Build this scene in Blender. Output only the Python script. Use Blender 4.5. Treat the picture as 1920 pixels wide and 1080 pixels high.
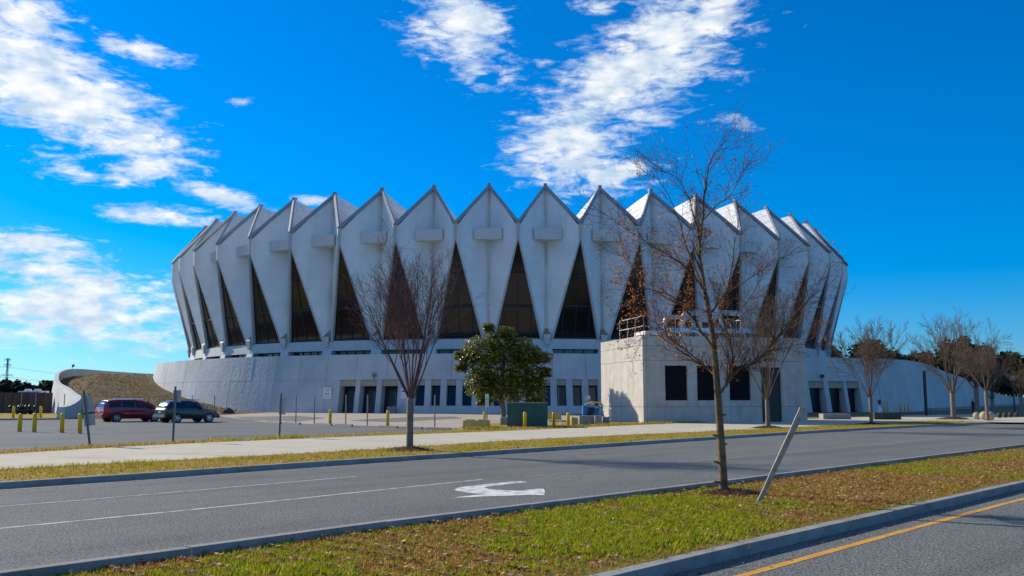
import bpy, bmesh, math, random
from math import sin, cos, pi, radians, sqrt, atan2, atan
from mathutils import Vector, Matrix, noise
random.seed(7)
rnd = random.random
def ru(a, b): return a + (b - a) * rnd()
scene = bpy.context.scene
for o in list(bpy.data.objects): bpy.data.objects.remove(o)
COL = scene.collection

# ---------------------------------------------------------------- camera
FPX, CAMH, PITCH = 1740.8, 1.8, atan((748.09 - 540) / 1740.8)
cam = bpy.data.cameras.new('camera'); cam_o = bpy.data.objects.new('camera', cam); COL.objects.link(cam_o)
cam.sensor_width = 36.0; cam.lens = FPX / 1920 * 36; cam.clip_start = 0.1; cam.clip_end = 9000
cam_o.location = (0, 0, CAMH); cam_o.rotation_euler = (pi / 2 + PITCH, 0, 0)
scene.camera = cam_o

# ---------------------------------------------------------------- world and sun
SUN_EL = radians(28.0); SUN_AZ = atan2(-0.83, 0.56)        # azimuth from +Y, towards -X
SKY_STRENGTH, SUN_STRENGTH, EXPOSURE = 0.084, 4.1, 0.50
SKY_TINT = (.44, .78, 1.24, 1)      # the photograph's clear deep-azure winter sky
world = bpy.data.worlds.new('World'); scene.world = world; world.use_nodes = True
def build_world():
    nt = world.node_tree; N = nt.nodes; L = nt.links; N.clear()
    def nd(t, **k):
        n = N.new(t)
        for a, b in k.items(): setattr(n, a, b)
        return n
    def math_(op, a, b=None, clamp=False):
        n = nd('ShaderNodeMath', operation=op); n.use_clamp = clamp
        for i, v in enumerate((a, b)):
            if v is None: continue
            if isinstance(v, (int, float)): n.inputs[i].default_value = v
            else: L.new(v, n.inputs[i])
        return n.outputs[0]
    sky = nd('ShaderNodeTexSky', sky_type='NISHITA'); sky.sun_disc = False
    sky.sun_elevation = SUN_EL; sky.sun_rotation = SUN_AZ
    sky.air_density = 1.0; sky.dust_density = 0.35; sky.ozone_density = 3.0
    hs = nd('ShaderNodeHueSaturation'); hs.inputs['Saturation'].default_value = 1.22; hs.inputs['Hue'].default_value = 0.497; hs.inputs['Value'].default_value = 1.0
    tint = nd('ShaderNodeMix', data_type='RGBA', blend_type='MULTIPLY'); tint.inputs[0].default_value = 1.0; tint.inputs[7].default_value = SKY_TINT
    L.new(sky.outputs[0], tint.inputs[6]); L.new(tint.outputs[2], hs.inputs['Color'])
    tc = nd('ShaderNodeTexCoord'); sep = nd('ShaderNodeSeparateXYZ'); L.new(tc.outputs['Generated'], sep.inputs[0])
    X, Y, Z = sep.outputs
    az = math_('ARCTAN2', X, Y)
    hyp = math_('SQRT', math_('ADD', math_('MULTIPLY', X, X), math_('MULTIPLY', Y, Y)))
    el = math_('ARCTAN2', Z, hyp)
    comb = nd('ShaderNodeCombineXYZ'); L.new(az, comb.inputs[0]); L.new(el, comb.inputs[1])
    # cloud banks: (x, y, rx, ry, turn in degrees, weight); places read from the photograph as azimuth and elevation
    banks = [(105, 165, 280, 95, 24, 1.05), (40, 25, 95, 55, 0, .85), (262, 95, 100, 26, 5, .8), (268, 318, 80, 36, -10, .85), (410, 366, 110, 22, 13, .85),
             (320, 405, 130, 20, 0, .75), (150, 575, 270, 85, 3, .92), (60, 455, 160, 34, 8, .85), (60, 505, 320, 36, 5, .75), (130, 322, 70, 18, 5, .6),
             (100, 635, 300, 30, 3, .6), (860, 45, 125, 95, 20, .90), (890, 130, 50, 50, 0, .6), (1205, 125, 290, 118, -33, .86), (1065, 280, 130, 95, 0, 1.0),
             (1150, 330, 120, 34, -6, .85), (1330, 40, 130, 70, -30, .8), (1385, 228, 50, 16, 15, .7), (585, 377, 50, 12, 0, .7), (455, 190, 30, 12, 0, .6),
             (1130, 15, 60, 25, 10, .6), (950, 150, 40, 25, -30, .55)]
    acc = None
    for x, y, rx, ry, rot, w in banks:
        u = (x - 960) / FPX; v = (540 - y) / FPX; dy = cos(PITCH) - v * sin(PITCH); dz = sin(PITCH) + v * cos(PITCH); a = math.atan2(u, dy); e = math.atan2(dz, math.hypot(u, dy))
        mp = nd('ShaderNodeMapping', vector_type='TEXTURE')
        mp.inputs['Location'].default_value = (a, e, 0); mp.inputs['Rotation'].default_value = (0, 0, radians(-rot)); mp.inputs['Scale'].default_value = (rx / FPX * .96, ry / FPX, 1)
        L.new(comb.outputs[0], mp.inputs[0])
        ln = nd('ShaderNodeVectorMath', operation='LENGTH'); L.new(mp.outputs[0], ln.inputs[0])
        m = math_('MULTIPLY', math_('SUBTRACT', 1.35, ln.outputs['Value']), w)
        acc = m if acc is None else math_('MAXIMUM', acc, m)
    # the rest of the sky carries scattered banks of the same kind
    wide = nd('ShaderNodeTexNoise'); wide.inputs['Scale'].default_value = 2.2; wide.inputs['Detail'].default_value = 3
    L.new(tc.outputs['Generated'], wide.inputs['Vector'])
    out_az = math_('GREATER_THAN', math_('ABSOLUTE', az), 0.62); out_el = math_('GREATER_THAN', el, 0.5)
    outside = math_('MAXIMUM', out_az, out_el)
    gen = math_('MULTIPLY', math_('MULTIPLY', math_('SUBTRACT', wide.outputs[0], 0.50), 6.0), outside)
    gen = math_('SUBTRACT', gen, math_('SUBTRACT', 1.0, outside))
    acc = math_('MAXIMUM', acc, gen)
    # billow detail on the direction, flattened vertically
    mp = nd('ShaderNodeMapping'); mp.inputs['Scale'].default_value = (1, 1, 2.1); L.new(tc.outputs['Generated'], mp.inputs[0])
    n1 = nd('ShaderNodeTexNoise'); n1.inputs['Scale'].default_value = 16; n1.inputs['Detail'].default_value = 10; n1.inputs['Roughness'].default_value = .66; n1.inputs['Distortion'].default_value = .35
    L.new(mp.outputs[0], n1.inputs['Vector'])
    n2 = nd('ShaderNodeTexNoise'); n2.inputs['Scale'].default_value = 46; n2.inputs['Detail'].default_value = 7; n2.inputs['Roughness'].default_value = .62; n2.inputs['Distortion'].default_value = .5
    mp2 = nd('ShaderNodeMapping'); mp2.inputs['Scale'].default_value = (.8, .8, 2.6); mp2.inputs['Rotation'].default_value = (0, radians(14), 0); L.new(tc.outputs['Generated'], mp2.inputs[0])
    L.new(mp2.outputs[0], n2.inputs['Vector'])
    det = math_('ADD', math_('MULTIPLY', math_('SUBTRACT', n1.outputs[0], .5), 4.2), math_('MULTIPLY', math_('SUBTRACT', n2.outputs[0], .5), 3.4))
    dens = math_('ADD', math_('SUBTRACT', math_('MULTIPLY', math_('MINIMUM', acc, 1.15), 2.1), .62), det)
    gate = math_('MULTIPLY', math_('ADD', acc, .25), 3.0, True)
    ramp = nd('ShaderNodeMapRange', interpolation_type='SMOOTHSTEP'); ramp.inputs['From Min'].default_value = 0.0; ramp.inputs['From Max'].default_value = 1.7
    L.new(dens, ramp.inputs['Value'])
    alpha = math_('MULTIPLY', math_('MULTIPLY', ramp.outputs[0], gate), .96)
    alpha = math_('MULTIPLY', alpha, math_('MULTIPLY', el, 14.0, True))
    # cloud colour: white crests, faintly blue-grey hollows
    n3 = nd('ShaderNodeTexNoise'); n3.inputs['Scale'].default_value = 34; n3.inputs['Detail'].default_value = 5; L.new(mp.outputs[0], n3.inputs['Vector'])
    cr = nd('ShaderNodeValToRGB'); cr.color_ramp.elements[0].position = .36; cr.color_ramp.elements[0].color = (.52, .66, .80, 1)
    cr.color_ramp.elements[1].position = .64; cr.color_ramp.elements[1].color = (.95, .96, .97, 1); L.new(n3.outputs[0], cr.inputs[0])
    bg = nd('ShaderNodeBackground'); bg.inputs['Strength'].default_value = SKY_STRENGTH; L.new(hs.outputs[0], bg.inputs[0])
    bc = nd('ShaderNodeBackground'); bc.inputs['Strength'].default_value = 0.76; L.new(cr.outputs[0], bc.inputs[0])
    mx = nd('ShaderNodeMixShader'); L.new(alpha, mx.inputs[0]); L.new(bg.outputs[0], mx.inputs[1]); L.new(bc.outputs[0], mx.inputs[2])
    out = nd('ShaderNodeOutputWorld'); L.new(mx.outputs[0], out.inputs[0])
build_world()
sun = bpy.data.lights.new('sun', 'SUN'); sun.energy = SUN_STRENGTH; sun.angle = radians(.53); sun.color = (1.0, .90, .74)
sun_o = bpy.data.objects.new('sun', sun); COL.objects.link(sun_o)
SUNV = Vector((sin(SUN_AZ) * cos(SUN_EL), cos(SUN_AZ) * cos(SUN_EL), sin(SUN_EL)))
sun_o.rotation_euler = SUNV.to_track_quat('Z', 'Y').to_euler(); sun_o.location = SUNV * 200
scene.view_settings.view_transform = 'Standard'; scene.view_settings.look = 'None'
scene.view_settings.exposure = EXPOSURE; scene.view_settings.gamma = 1.0; scene.view_settings.use_curve_mapping = False
scene.render.engine = 'CYCLES'; scene.render.resolution_x = 1024; scene.render.resolution_y = 576

# ---------------------------------------------------------------- pixel helpers (1920 x 1080 photograph)
def ray(px, py):
    a = (px - 960) / FPX; b = (540 - py) / FPX
    return Vector((a, cos(PITCH) - b * sin(PITCH), sin(PITCH) + b * cos(PITCH)))
def G(px, py, z=0.0):
    d = ray(px, py); t = (z - CAMH) / d.z; return Vector((d.x * t, d.y * t, z))
def AT(px, py, Y):
    d = ray(px, py); t = Y / d.y; return Vector((d.x * t, Y, CAMH + d.z * t))
def PJ(p):
    zc = p[2] - CAMH; d = p[1] * cos(PITCH) + zc * sin(PITCH); u = zc * cos(PITCH) - p[1] * sin(PITCH)
    if d <= .1: return (-9999, -9999)
    return (960 + FPX * p[0] / d, 540 - FPX * u / d)

# ---------------------------------------------------------------- materials
MATS = {}
def leafy(m, w):
    nt = m.node_tree; N = nt.nodes; L = nt.links; b = N['Principled BSDF']; t = N.new('ShaderNodeBsdfTranslucent'); mx = N.new('ShaderNodeMixShader'); mx.inputs[0].default_value = w
    L.new(b.inputs['Base Color'].links[0].from_socket, t.inputs[0]); L.new(b.outputs[0], mx.inputs[1]); L.new(t.outputs[0], mx.inputs[2]); L.new(mx.outputs[0], N['Material Output'].inputs[0]); return m
def mat(name, col, rough=.8, metal=0.0, var=0.0, scale=4.0, bump=0.0, bscale=60.0, spec=.5, col2=None, speck=0.0, sscale=300.0, attr=None, objrand=0.0, coat=0.0, detail=6, bdist=.02):
    if name in MATS: return MATS[name]
    m = bpy.data.materials.new(name); m.use_nodes = True; MATS[name] = m
    nt = m.node_tree; N = nt.nodes; L = nt.links
    b = N['Principled BSDF']; b.inputs['Roughness'].default_value = rough; b.inputs['Metallic'].default_value = metal
    b.inputs['Specular IOR Level'].default_value = spec; b.inputs['Coat Weight'].default_value = coat
    b.inputs['Base Color'].default_value = (*col, 1)
    tc = N.new('ShaderNodeTexCoord'); src = tc.outputs['Object']
    cur = None
    if attr:
        a = N.new('ShaderNodeAttribute'); a.attribute_name = attr; cur = a.outputs['Color']
    if var > 0 or col2:
        n = N.new('ShaderNodeTexNoise'); n.inputs['Scale'].default_value = scale; n.inputs['Detail'].default_value = detail; n.inputs['Roughness'].default_value = .6
        L.new(src, n.inputs['Vector'])
        r = N.new('ShaderNodeValToRGB'); r.color_ramp.elements[0].position = .33; r.color_ramp.elements[1].position = .67
        c2 = col2 if col2 else tuple(min(1, c * (1 + var)) for c in col)
        c1 = col if col2 else tuple(c * (1 - var) for c in col)
        r.color_ramp.elements[0].color = (*c1, 1); r.color_ramp.elements[1].color = (*c2, 1)
        L.new(n.outputs[0], r.inputs[0]); cur = r.outputs[0]
    def mul(colsock, valsock):
        mx = N.new('ShaderNodeMix'); mx.data_type = 'RGBA'; mx.blend_type = 'MULTIPLY'; mx.inputs[0].default_value = 1
        L.new(colsock, mx.inputs[6]); L.new(valsock, mx.inputs[7]); return mx.outputs[2]
    if cur is None:
        rgb = N.new('ShaderNodeRGB'); rgb.outputs[0].default_value = (*col, 1); cur = rgb.outputs[0]
    if speck > 0:
        n = N.new('ShaderNodeTexNoise'); n.inputs['Scale'].default_value = sscale; n.inputs['Detail'].default_value = 2
        L.new(src, n.inputs['Vector'])
        mr = N.new('ShaderNodeMapRange'); mr.inputs['From Min'].default_value = .3; mr.inputs['From Max'].default_value = .7
        mr.inputs['To Min'].default_value = 1 - speck; mr.inputs['To Max'].default_value = 1 + speck; L.new(n.outputs[0], mr.inputs[0])
        cur = mul(cur, mr.outputs[0])
    if objrand > 0:
        oi = N.new('ShaderNodeObjectInfo'); mr = N.new('ShaderNodeMapRange'); mr.inputs['To Min'].default_value = 1 - objrand; mr.inputs['To Max'].default_value = 1 + objrand
        L.new(oi.outputs['Random'], mr.inputs[0]); cur = mul(cur, mr.outputs[0])
    L.new(cur, b.inputs['Base Color'])
    if bump > 0:
        n = N.new('ShaderNodeTexNoise'); n.inputs['Scale'].default_value = bscale; n.inputs['Detail'].default_value = 5
        L.new(src, n.inputs['Vector'])
        bp = N.new('ShaderNodeBump'); bp.inputs['Strength'].default_value = bump; bp.inputs['Distance'].default_value = bdist
        L.new(n.outputs[0], bp.inputs['Height']); L.new(bp.outputs[0], b.inputs['Normal'])
    return m
M_PANEL = mat('aggregate_panel', (.78, .815, .815), .9, var=.07, scale=.35, speck=.10, sscale=9, bump=.5, bscale=14, objrand=.03, spec=.2)
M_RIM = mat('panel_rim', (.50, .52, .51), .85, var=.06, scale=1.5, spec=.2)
M_BAR = mat('smooth_concrete', (.62, .64, .63), .85, var=.05, scale=2, spec=.2)
M_COPING = mat('metal_coping', (.30, .33, .36), .75, var=.15, scale=3, spec=.2)
M_ROOF = mat('roof_membrane', (.72, .72, .70), .75, var=.10, scale=.8, col2=(.55, .56, .56))
M_GLASS = mat('dark_glass', (.013, .011, .012), .12, spec=.5, var=.5, scale=.2, objrand=.35)
M_GLASSB = mat('clerestory_glass', (.03, .05, .06), .08, spec=.7)
M_MULL = mat('dark_mullion', (.012, .013, .016), .5)
M_POD = mat('podium_concrete', (.51, .53, .525), .92, var=.10, scale=.4, speck=.08, sscale=14, bump=.55, bscale=2.6, bdist=.10, objrand=.04, spec=.2)
M_BOUNCE = mat('header_bounce_tan', (.42, .34, .26), .9, var=.08, scale=2, spec=.2)  # warm ground bounce on the recessed headers, put into their base colour
M_DARK = mat('dark_void', (.010, .012, .016), .6, spec=.3)
M_DOOR = mat('dark_door', (.007, .010, .015), .4, spec=.5)
M_BOX = mat('board_concrete', (.52, .48, .43), .92, var=.12, scale=1.2, speck=.08, sscale=22, bump=.4, bscale=10, spec=.2, objrand=.03)
M_LOUV = mat('black_louvre', (.018, .020, .026), .5)
M_ALU = mat('aluminium', (.50, .53, .56), .38, metal=.8)
M_GALV = mat('galvanised', (.20, .22, .23), .65, metal=.2, var=.15, scale=8)
M_WHITEP = mat('white_paint', (.78, .78, .76), .6, var=.06, scale=3)
M_ASPH = mat('road_asphalt', (.138, .146, .135), .93, col2=(.170, .176, .163), scale=.35, speck=.85, sscale=32, bump=.6, bscale=70, spec=.25)
M_LOT = mat('lot_asphalt', (.128, .135, .130), .93, col2=(.165, .172, .166), scale=.18, speck=.22, sscale=25, bump=.3, bscale=40, spec=.2)
M_PATCH = mat('asphalt_patch', (.14, .135, .125), .93, var=.15, scale=.6, speck=.2, sscale=20)
M_APRON = mat('tan_apron', (.36, .30, .23), .95, col2=(.45, .38, .30), scale=.25, speck=.15, sscale=15, spec=.2)
M_WALK = mat('sidewalk_concrete', (.53, .48, .37), .92, var=.06, scale=.6, speck=.07, sscale=30, objrand=.035, spec=.2)
M_KERB = mat('kerb_concrete', (.30, .29, .275), .92, var=.14, scale=1.2, speck=.12, sscale=30, bump=.3, bscale=30, objrand=.06, spec=.2)
M_GUT = mat('gutter_concrete', (.30, .27, .21), .93, var=.2, scale=1.5, speck=.25, sscale=25)
M_LINE = mat('road_paint', (.66, .66, .63), .8, var=.12, scale=5, speck=.25, sscale=40)
M_FADED = mat('faded_paint', (.34, .34, .335), .9, var=.15, scale=5, speck=.25, sscale=40)
M_YLINE = mat('yellow_paint', (.62, .30, .03), .8, var=.15, scale=6, speck=.3, sscale=40)
M_GRASS = mat('dormant_turf', (.38, .25, .07), .95, col2=(.30, .25, .03), scale=.7, speck=.35, sscale=22, bump=.8, bscale=25, bdist=.05, spec=.1)
M_FIELD = mat('dry_field', (.20, .155, .08), .95, col2=(.14, .12, .06), scale=.05, speck=.2, sscale=3, spec=.1)
M_BERM = mat('berm_turf', (.19, .135, .075), .95, col2=(.11, .085, .045), scale=.6, speck=.35, sscale=5, bump=1, bscale=6, bdist=.1, spec=.1)
M_BLADE = mat('blades', (.2, .2, .05), .8, attr='col', spec=.2)
M_LITTER = mat('leaf_litter', (.2, .1, .05), .75, attr='col', spec=.3)
M_MULCH = mat('mulch', (.055, .030, .018), .95, col2=(.10, .055, .03), scale=9, bump=1, bscale=22, bdist=.05, spec=.15)
M_SOIL = mat('median_soil', (.19, .095, .035), .95, col2=(.19, .20, .015), scale=.9, speck=.4, sscale=18, bump=.8, bscale=20, bdist=.05, spec=.1)
M_BARK = mat('grey_bark', (.15, .115, .085), .9, col2=(.26, .22, .17), scale=7, bump=.6, bscale=30, spec=.15)
M_BARK2 = mat('brown_bark', (.10, .058, .03), .9, col2=(.25, .17, .095), scale=6, bump=.8, bscale=22, spec=.15)
M_TWIG = mat('twig_bark', (.10, .040, .045), .85, col2=(.19, .11, .085), scale=1.5, spec=.2)
M_TWIG2 = mat('brown_twig', (.075, .026, .016), .85, col2=(.14, .060, .032), scale=1.5, spec=.2)
M_DLEAF = mat('dry_leaf', (.3, .12, .03), .7, attr='col', spec=.2)
M_MAG = mat('magnolia_leaf', (.05, .07, .02), .32, attr='col', spec=.6)
M_PINE = mat('wood_foliage', (.03, .05, .02), .9, attr='col', spec=.1)
M_YEL = mat('bollard_yellow', (.74, .47, .008), .55, var=.10, scale=6, speck=.05, sscale=40)
M_YBLOCK = mat('faded_yellow_block', (.62, .42, .14), .9, var=.14, scale=3, speck=.15, sscale=20)
M_GREEN = mat('transformer_green', (.012, .075, .065), .5, var=.15, scale=1.5)
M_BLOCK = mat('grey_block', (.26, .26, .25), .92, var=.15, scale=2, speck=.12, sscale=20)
M_BLUE = mat('machine_blue', (.015, .16, .42), .4)
M_WOOD = mat('weathered_wood', (.30, .22, .15), .9, col2=(.48, .42, .36), scale=9, bump=.6, bscale=30)
M_FENCE = mat('fence_boards', (.16, .075, .05), .9, col2=(.10, .07, .06), scale=.8, objrand=.15)
M_ROCK_SHADE = mat('dark_rock_and_shade', (.06, .055, .05), .9, var=.3, scale=3, bump=.6, bscale=6)
M_BALL = mat('ball_concrete', (.46, .37, .26), .92, var=.08, scale=2, speck=.12, sscale=20, bump=.3, bscale=20)
M_BLACK = mat('black_metal', (.015, .015, .017), .5)
M_RUB = mat('tyre_rubber', (.02, .02, .02), .85)
M_RED = mat('van_red', (.30, .008, .022), .3, coat=.6, metal=.2)
M_NAVY = mat('suv_slate', (.022, .032, .042), .28, coat=.8, metal=.3)
M_CGLASS = mat('car_glass', (.012, .016, .018), .05, spec=.8)
M_RIMW = mat('wheel_alloy', (.50, .52, .54), .3, metal=.8)
M_TAIL = mat('tail_lamp', (.35, .01, .02), .2)
M_HEAD = mat('head_lamp', (.7, .72, .74), .1)
M_PLATE = mat('number_plate', (.55, .62, .62), .5)
M_CHROME = mat('chrome', (.75, .75, .76), .12, metal=1.0)
M_SREAR = mat('sign_back', (.33, .34, .35), .5, metal=.5)
M_SWHITE = mat('sign_white', (.75, .76, .76), .5)
M_SRED = mat('sign_red', (.45, .05, .04), .5)
M_SBLUE = mat('sign_blue', (.02, .12, .45), .5)
M_SGREEN = mat('sign_green', (.05, .30, .16), .5)
M_SKIN = mat('skin', (.35, .2, .14), .6)
M_CLOTH = mat('dark_clothing', (.02, .025, .04), .9)
M_WIRE = mat('wire', (.10, .11, .12), .6)
M_OLIVE = mat('lamp_lens', (.22, .20, .12), .5)
M_HRED = mat('hydrant_red', (.35, .02, .02), .5)

def overlay(m, build):
    nt = m.node_tree; N = nt.nodes; L = nt.links; b = N['Principled BSDF']; src = b.inputs['Base Color'].links[0].from_socket
    fac, col = build(N, L); mx = N.new('ShaderNodeMix'); mx.data_type = 'RGBA'; mx.blend_type = 'MULTIPLY'; L.new(fac, mx.inputs[0]); L.new(src, mx.inputs[6]); mx.inputs[7].default_value = (*col, 1); L.new(mx.outputs[2], b.inputs['Base Color'])
def stretch_noise(N, L, scl, rot, lo, hi, top, coord='Object', rnd_w=False):
    tc = N.new('ShaderNodeTexCoord'); mp = N.new('ShaderNodeMapping'); mp.inputs['Scale'].default_value = scl; mp0 = N.new('ShaderNodeMapping'); mp0.inputs['Rotation'].default_value = (0, 0, rot)
    L.new(tc.outputs[coord], mp0.inputs[0]); L.new(mp0.outputs[0], mp.inputs[0]); n = N.new('ShaderNodeTexNoise'); n.inputs['Scale'].default_value = 1.0; n.inputs['Detail'].default_value = 5; L.new(mp.outputs[0], n.inputs['Vector'])
    if rnd_w:
        n.noise_dimensions = '4D'; oi = N.new('ShaderNodeObjectInfo'); k = N.new('ShaderNodeMath'); k.operation = 'MULTIPLY'; k.inputs[1].default_value = 40; L.new(oi.outputs['Random'], k.inputs[0]); L.new(k.outputs[0], n.inputs['W'])
    r = N.new('ShaderNodeMapRange'); r.inputs['From Min'].default_value = lo; r.inputs['From Max'].default_value = hi; r.inputs['To Max'].default_value = top; L.new(n.outputs[0], r.inputs[0]); return r.outputs[0]
def crease_stain(N, L):
    tc = N.new('ShaderNodeTexCoord'); sp = N.new('ShaderNodeSeparateXYZ'); L.new(tc.outputs['Object'], sp.inputs[0])
    a = N.new('ShaderNodeMath'); a.operation = 'ABSOLUTE'; L.new(sp.outputs[0], a.inputs[0]); r = N.new('ShaderNodeMapRange'); r.inputs['From Min'].default_value = .45; r.inputs['From Max'].default_value = .0; L.new(a.outputs[0], r.inputs[0])
    n = stretch_noise(N, L, (2, 2, .25), 0, .35, .65, .75, rnd_w=True); k = N.new('ShaderNodeMath'); k.operation = 'MULTIPLY'; L.new(r.outputs[0], k.inputs[0]); L.new(n, k.inputs[1]); return k.outputs[0], (.62, .50, .36)
overlay(M_PANEL, lambda N, L: (stretch_noise(N, L, (1.6, 1.6, .10), 0, .54, .80, .45, rnd_w=True), (.76, .75, .72)))
overlay(M_PANEL, crease_stain)
overlay(M_BAR, lambda N, L: (stretch_noise(N, L, (1.5, 1.5, .3), 0, .5, .8, .5, rnd_w=True), (.74, .70, .62)))
overlay(M_POD, lambda N, L: (stretch_noise(N, L, (1.1, 1.1, .08), 0, .52, .8, .6, rnd_w=True), (.74, .74, .72)))
overlay(M_BOX, lambda N, L: (stretch_noise(N, L, (2.2, 2.2, .15), 0, .5, .8, .6, rnd_w=True), (.72, .68, .60)))
overlay(M_ASPH, lambda N, L: (stretch_noise(N, L, (.03, .75, 1), radians(-46.5), .5, .72, .7), (.66, .66, .66)))
overlay(M_ASPH, lambda N, L: (stretch_noise(N, L, (.35, .35, 1), 0, .60, .72, .5), (.72, .72, .72)))
overlay(M_LOT, lambda N, L: (stretch_noise(N, L, (.12, .3, 1), 0, .52, .75, .6), (.68, .68, .67)))
overlay(M_WALK, lambda N, L: (stretch_noise(N, L, (.5, .5, 1), 0, .55, .8, .5), (.72, .68, .62)))
overlay(M_KERB, lambda N, L: (stretch_noise(N, L, (1.5, 1.5, 3), 0, .52, .75, .7), (.55, .53, .50)))
overlay(M_LINE, lambda N, L: (stretch_noise(N, L, (4, 4, 1), 0, .50, .62, .8), (.42, .42, .41)))
for m_ in (M_BLADE, M_LITTER, M_DLEAF): leafy(m_, .4)
leafy(M_MAG, .35)
# ---------------------------------------------------------------- mesh builder
class MB:
    def __init__(s): s.v = []; s.f = []; s.mi = []; s.c = None; s.m = 0
    def add(s, vs, fs):
        o = len(s.v); s.v.extend([tuple(v) for v in vs]); s.f.extend([tuple(i + o for i in f) for f in fs]); s.mi.extend([s.m] * len(fs)); return s
    def box(s, c, size, rz=0.0, M=None):
        x, y, z = size[0] / 2, size[1] / 2, size[2] / 2
        vs = [Vector((sx * x, sy * y, sz * z)) for sz in (-1, 1) for sy in (-1, 1) for sx in (-1, 1)]
        R = M if M else Matrix.Rotation(rz, 3, 'Z')
        return s.add([Vector(c) + R @ v for v in vs], [(0, 2, 3, 1), (4, 5, 7, 6), (0, 1, 5, 4), (1, 3, 7, 5), (3, 2, 6, 7), (2, 0, 4, 6)])
    def hexa(s, b, t):   # bottom 4, top 4 (ccw seen from above)
        return s.add(list(b) + list(t), [(3, 2, 1, 0), (4, 5, 6, 7), (0, 1, 5, 4), (1, 2, 6, 5), (2, 3, 7, 6), (3, 0, 4, 7)])
    def prism(s, poly, z0, z1):
        n = len(poly); vs = [(p[0], p[1], z0) for p in poly] + [(p[0], p[1], z1) for p in poly]
        return s.add(vs, [tuple(reversed(range(n))), tuple(range(n, 2 * n))] + [(i, (i + 1) % n, n + (i + 1) % n, n + i) for i in range(n)])
    def tube(s, pts, rad, n=6, cap=True):
        pts = [Vector(p) for p in pts]; o = len(s.v); k = len(pts)
        if not isinstance(rad, (list, tuple)): rad = [rad] * k
        up = None
        for i, p in enumerate(pts):
            t = (pts[min(i + 1, k - 1)] - pts[max(i - 1, 0)])
            if t.length < 1e-9: t = Vector((0, 0, 1))
            t.normalize()
            if up is None: up = Vector((1, 0, 0)) if abs(t.x) < .8 else Vector((0, 1, 0))
            a = (up - t * up.dot(t))
            if a.length < 1e-6: a = t.orthogonal()
            a.normalize(); b = t.cross(a); up = a
            for j in range(n):
                w = 2 * pi * j / n; s.v.append(tuple(p + (a * cos(w) + b * sin(w)) * rad[i]))
        for i in range(k - 1):
            for j in range(n):
                s.f.append((o + i * n + j, o + i * n + (j + 1) % n, o + (i + 1) * n + (j + 1) % n, o + (i + 1) * n + j)); s.mi.append(s.m)
        if cap:
            s.f.append(tuple(o + j for j in reversed(range(n)))); s.f.append(tuple(o + (k - 1) * n + j for j in range(n))); s.mi.extend([s.m] * 2)
        return s
    def lathe(s, prof, c=(0, 0, 0), n=14, axis='Z'):
        o = len(s.v)
        for r, z in prof:
            for j in range(n):
                w = 2 * pi * j / n
                q = (r * cos(w), r * sin(w), z) if axis == 'Z' else (r * cos(w), z, r * sin(w))
                s.v.append((c[0] + q[0], c[1] + q[1], c[2] + q[2]))
        for i in range(len(prof) - 1):
            for j in range(n):
                s.f.append((o + i * n + j, o + i * n + (j + 1) % n, o + (i + 1) * n + (j + 1) % n, o + (i + 1) * n + j)); s.mi.append(s.m)
        s.f.append(tuple(o + j for j in reversed(range(n)))); s.f.append(tuple(o + (len(prof) - 1) * n + j for j in range(n))); s.mi.extend([s.m] * 2)
        return s
    def mesh(s, name, mats, smooth=False, cols=None):
        me = bpy.data.meshes.new(name); me.from_pydata(s.v, [], s.f)
        if not isinstance(mats, (list, tuple)): mats = [mats]
        for m in mats: me.materials.append(m)
        if len(mats) > 1: me.polygons.foreach_set('material_index', s.mi)
        if smooth: me.polygons.foreach_set('use_smooth', [True] * len(me.polygons))
        if cols is not None:
            at = me.color_attributes.new('col', 'FLOAT_COLOR', 'POINT'); flat = []
            for c in cols: flat.extend((c[0], c[1], c[2], 1.0))
            at.data.foreach_set('color', flat)
        me.update(); return me
    def build(s, name, mats, parent=None, smooth=False, cols=None):
        return link(name, s.mesh(name, mats, smooth, cols), parent)
def link(name, me, parent=None, loc=None, rz=None):
    o = bpy.data.objects.new(name, me); COL.objects.link(o)
    if parent: o.parent = parent
    if loc is not None: o.location = loc
    if rz is not None: o.rotation_euler = (0, 0, rz)
    return o
def tag(o, label, cat, group=None):
    o['label'] = label; o['category'] = cat
    if group: o['group'] = group
    return o
def thing(name, label, cat, loc=(0, 0, 0), rz=0.0, group=None):
    o = link(name, None, None, loc, rz); o.empty_display_size = .3
    return tag(o, label, cat, group)
def struct(o, kind='structure'): o['kind'] = kind; return o
def copy_tree(o, parent=None):
    c = o.copy(); COL.objects.link(c); c.parent = parent
    for ch in list(o.children): copy_tree(ch, c)
    return c

# ---------------------------------------------------------------- ground lines
ZR = -0.13
def wl(pix, z): return [G(x, y, z).xy for x, y in pix]
def extend(pl, a, b):
    pl = list(pl); d0 = (pl[0] - pl[1]).normalized(); d1 = (pl[-1] - pl[-2]).normalized()
    return [pl[0] + d0 * a] + pl + [pl[-1] + d1 * b]
def resample(pl, step):
    out = [pl[0].copy()]; acc = 0.0
    for i in range(len(pl) - 1):
        a, b = pl[i], pl[i + 1]; L = (b - a).length; t = step - acc
        while t <= L: out.append(a + (b - a) * (t / L)); t += step
        acc = (acc + L) % step if L >= (step - acc) else acc + L
    if (out[-1] - pl[-1]).length > .05: out.append(pl[-1].copy())
    return out
def smooth_line(pl, it=3):
    for _ in range(it):
        q = [pl[0]]
        for i in range(len(pl) - 1): q += [pl[i] * .75 + pl[i + 1] * .25, pl[i] * .25 + pl[i + 1] * .75]
        q.append(pl[-1]); pl = q
    return pl
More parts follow.
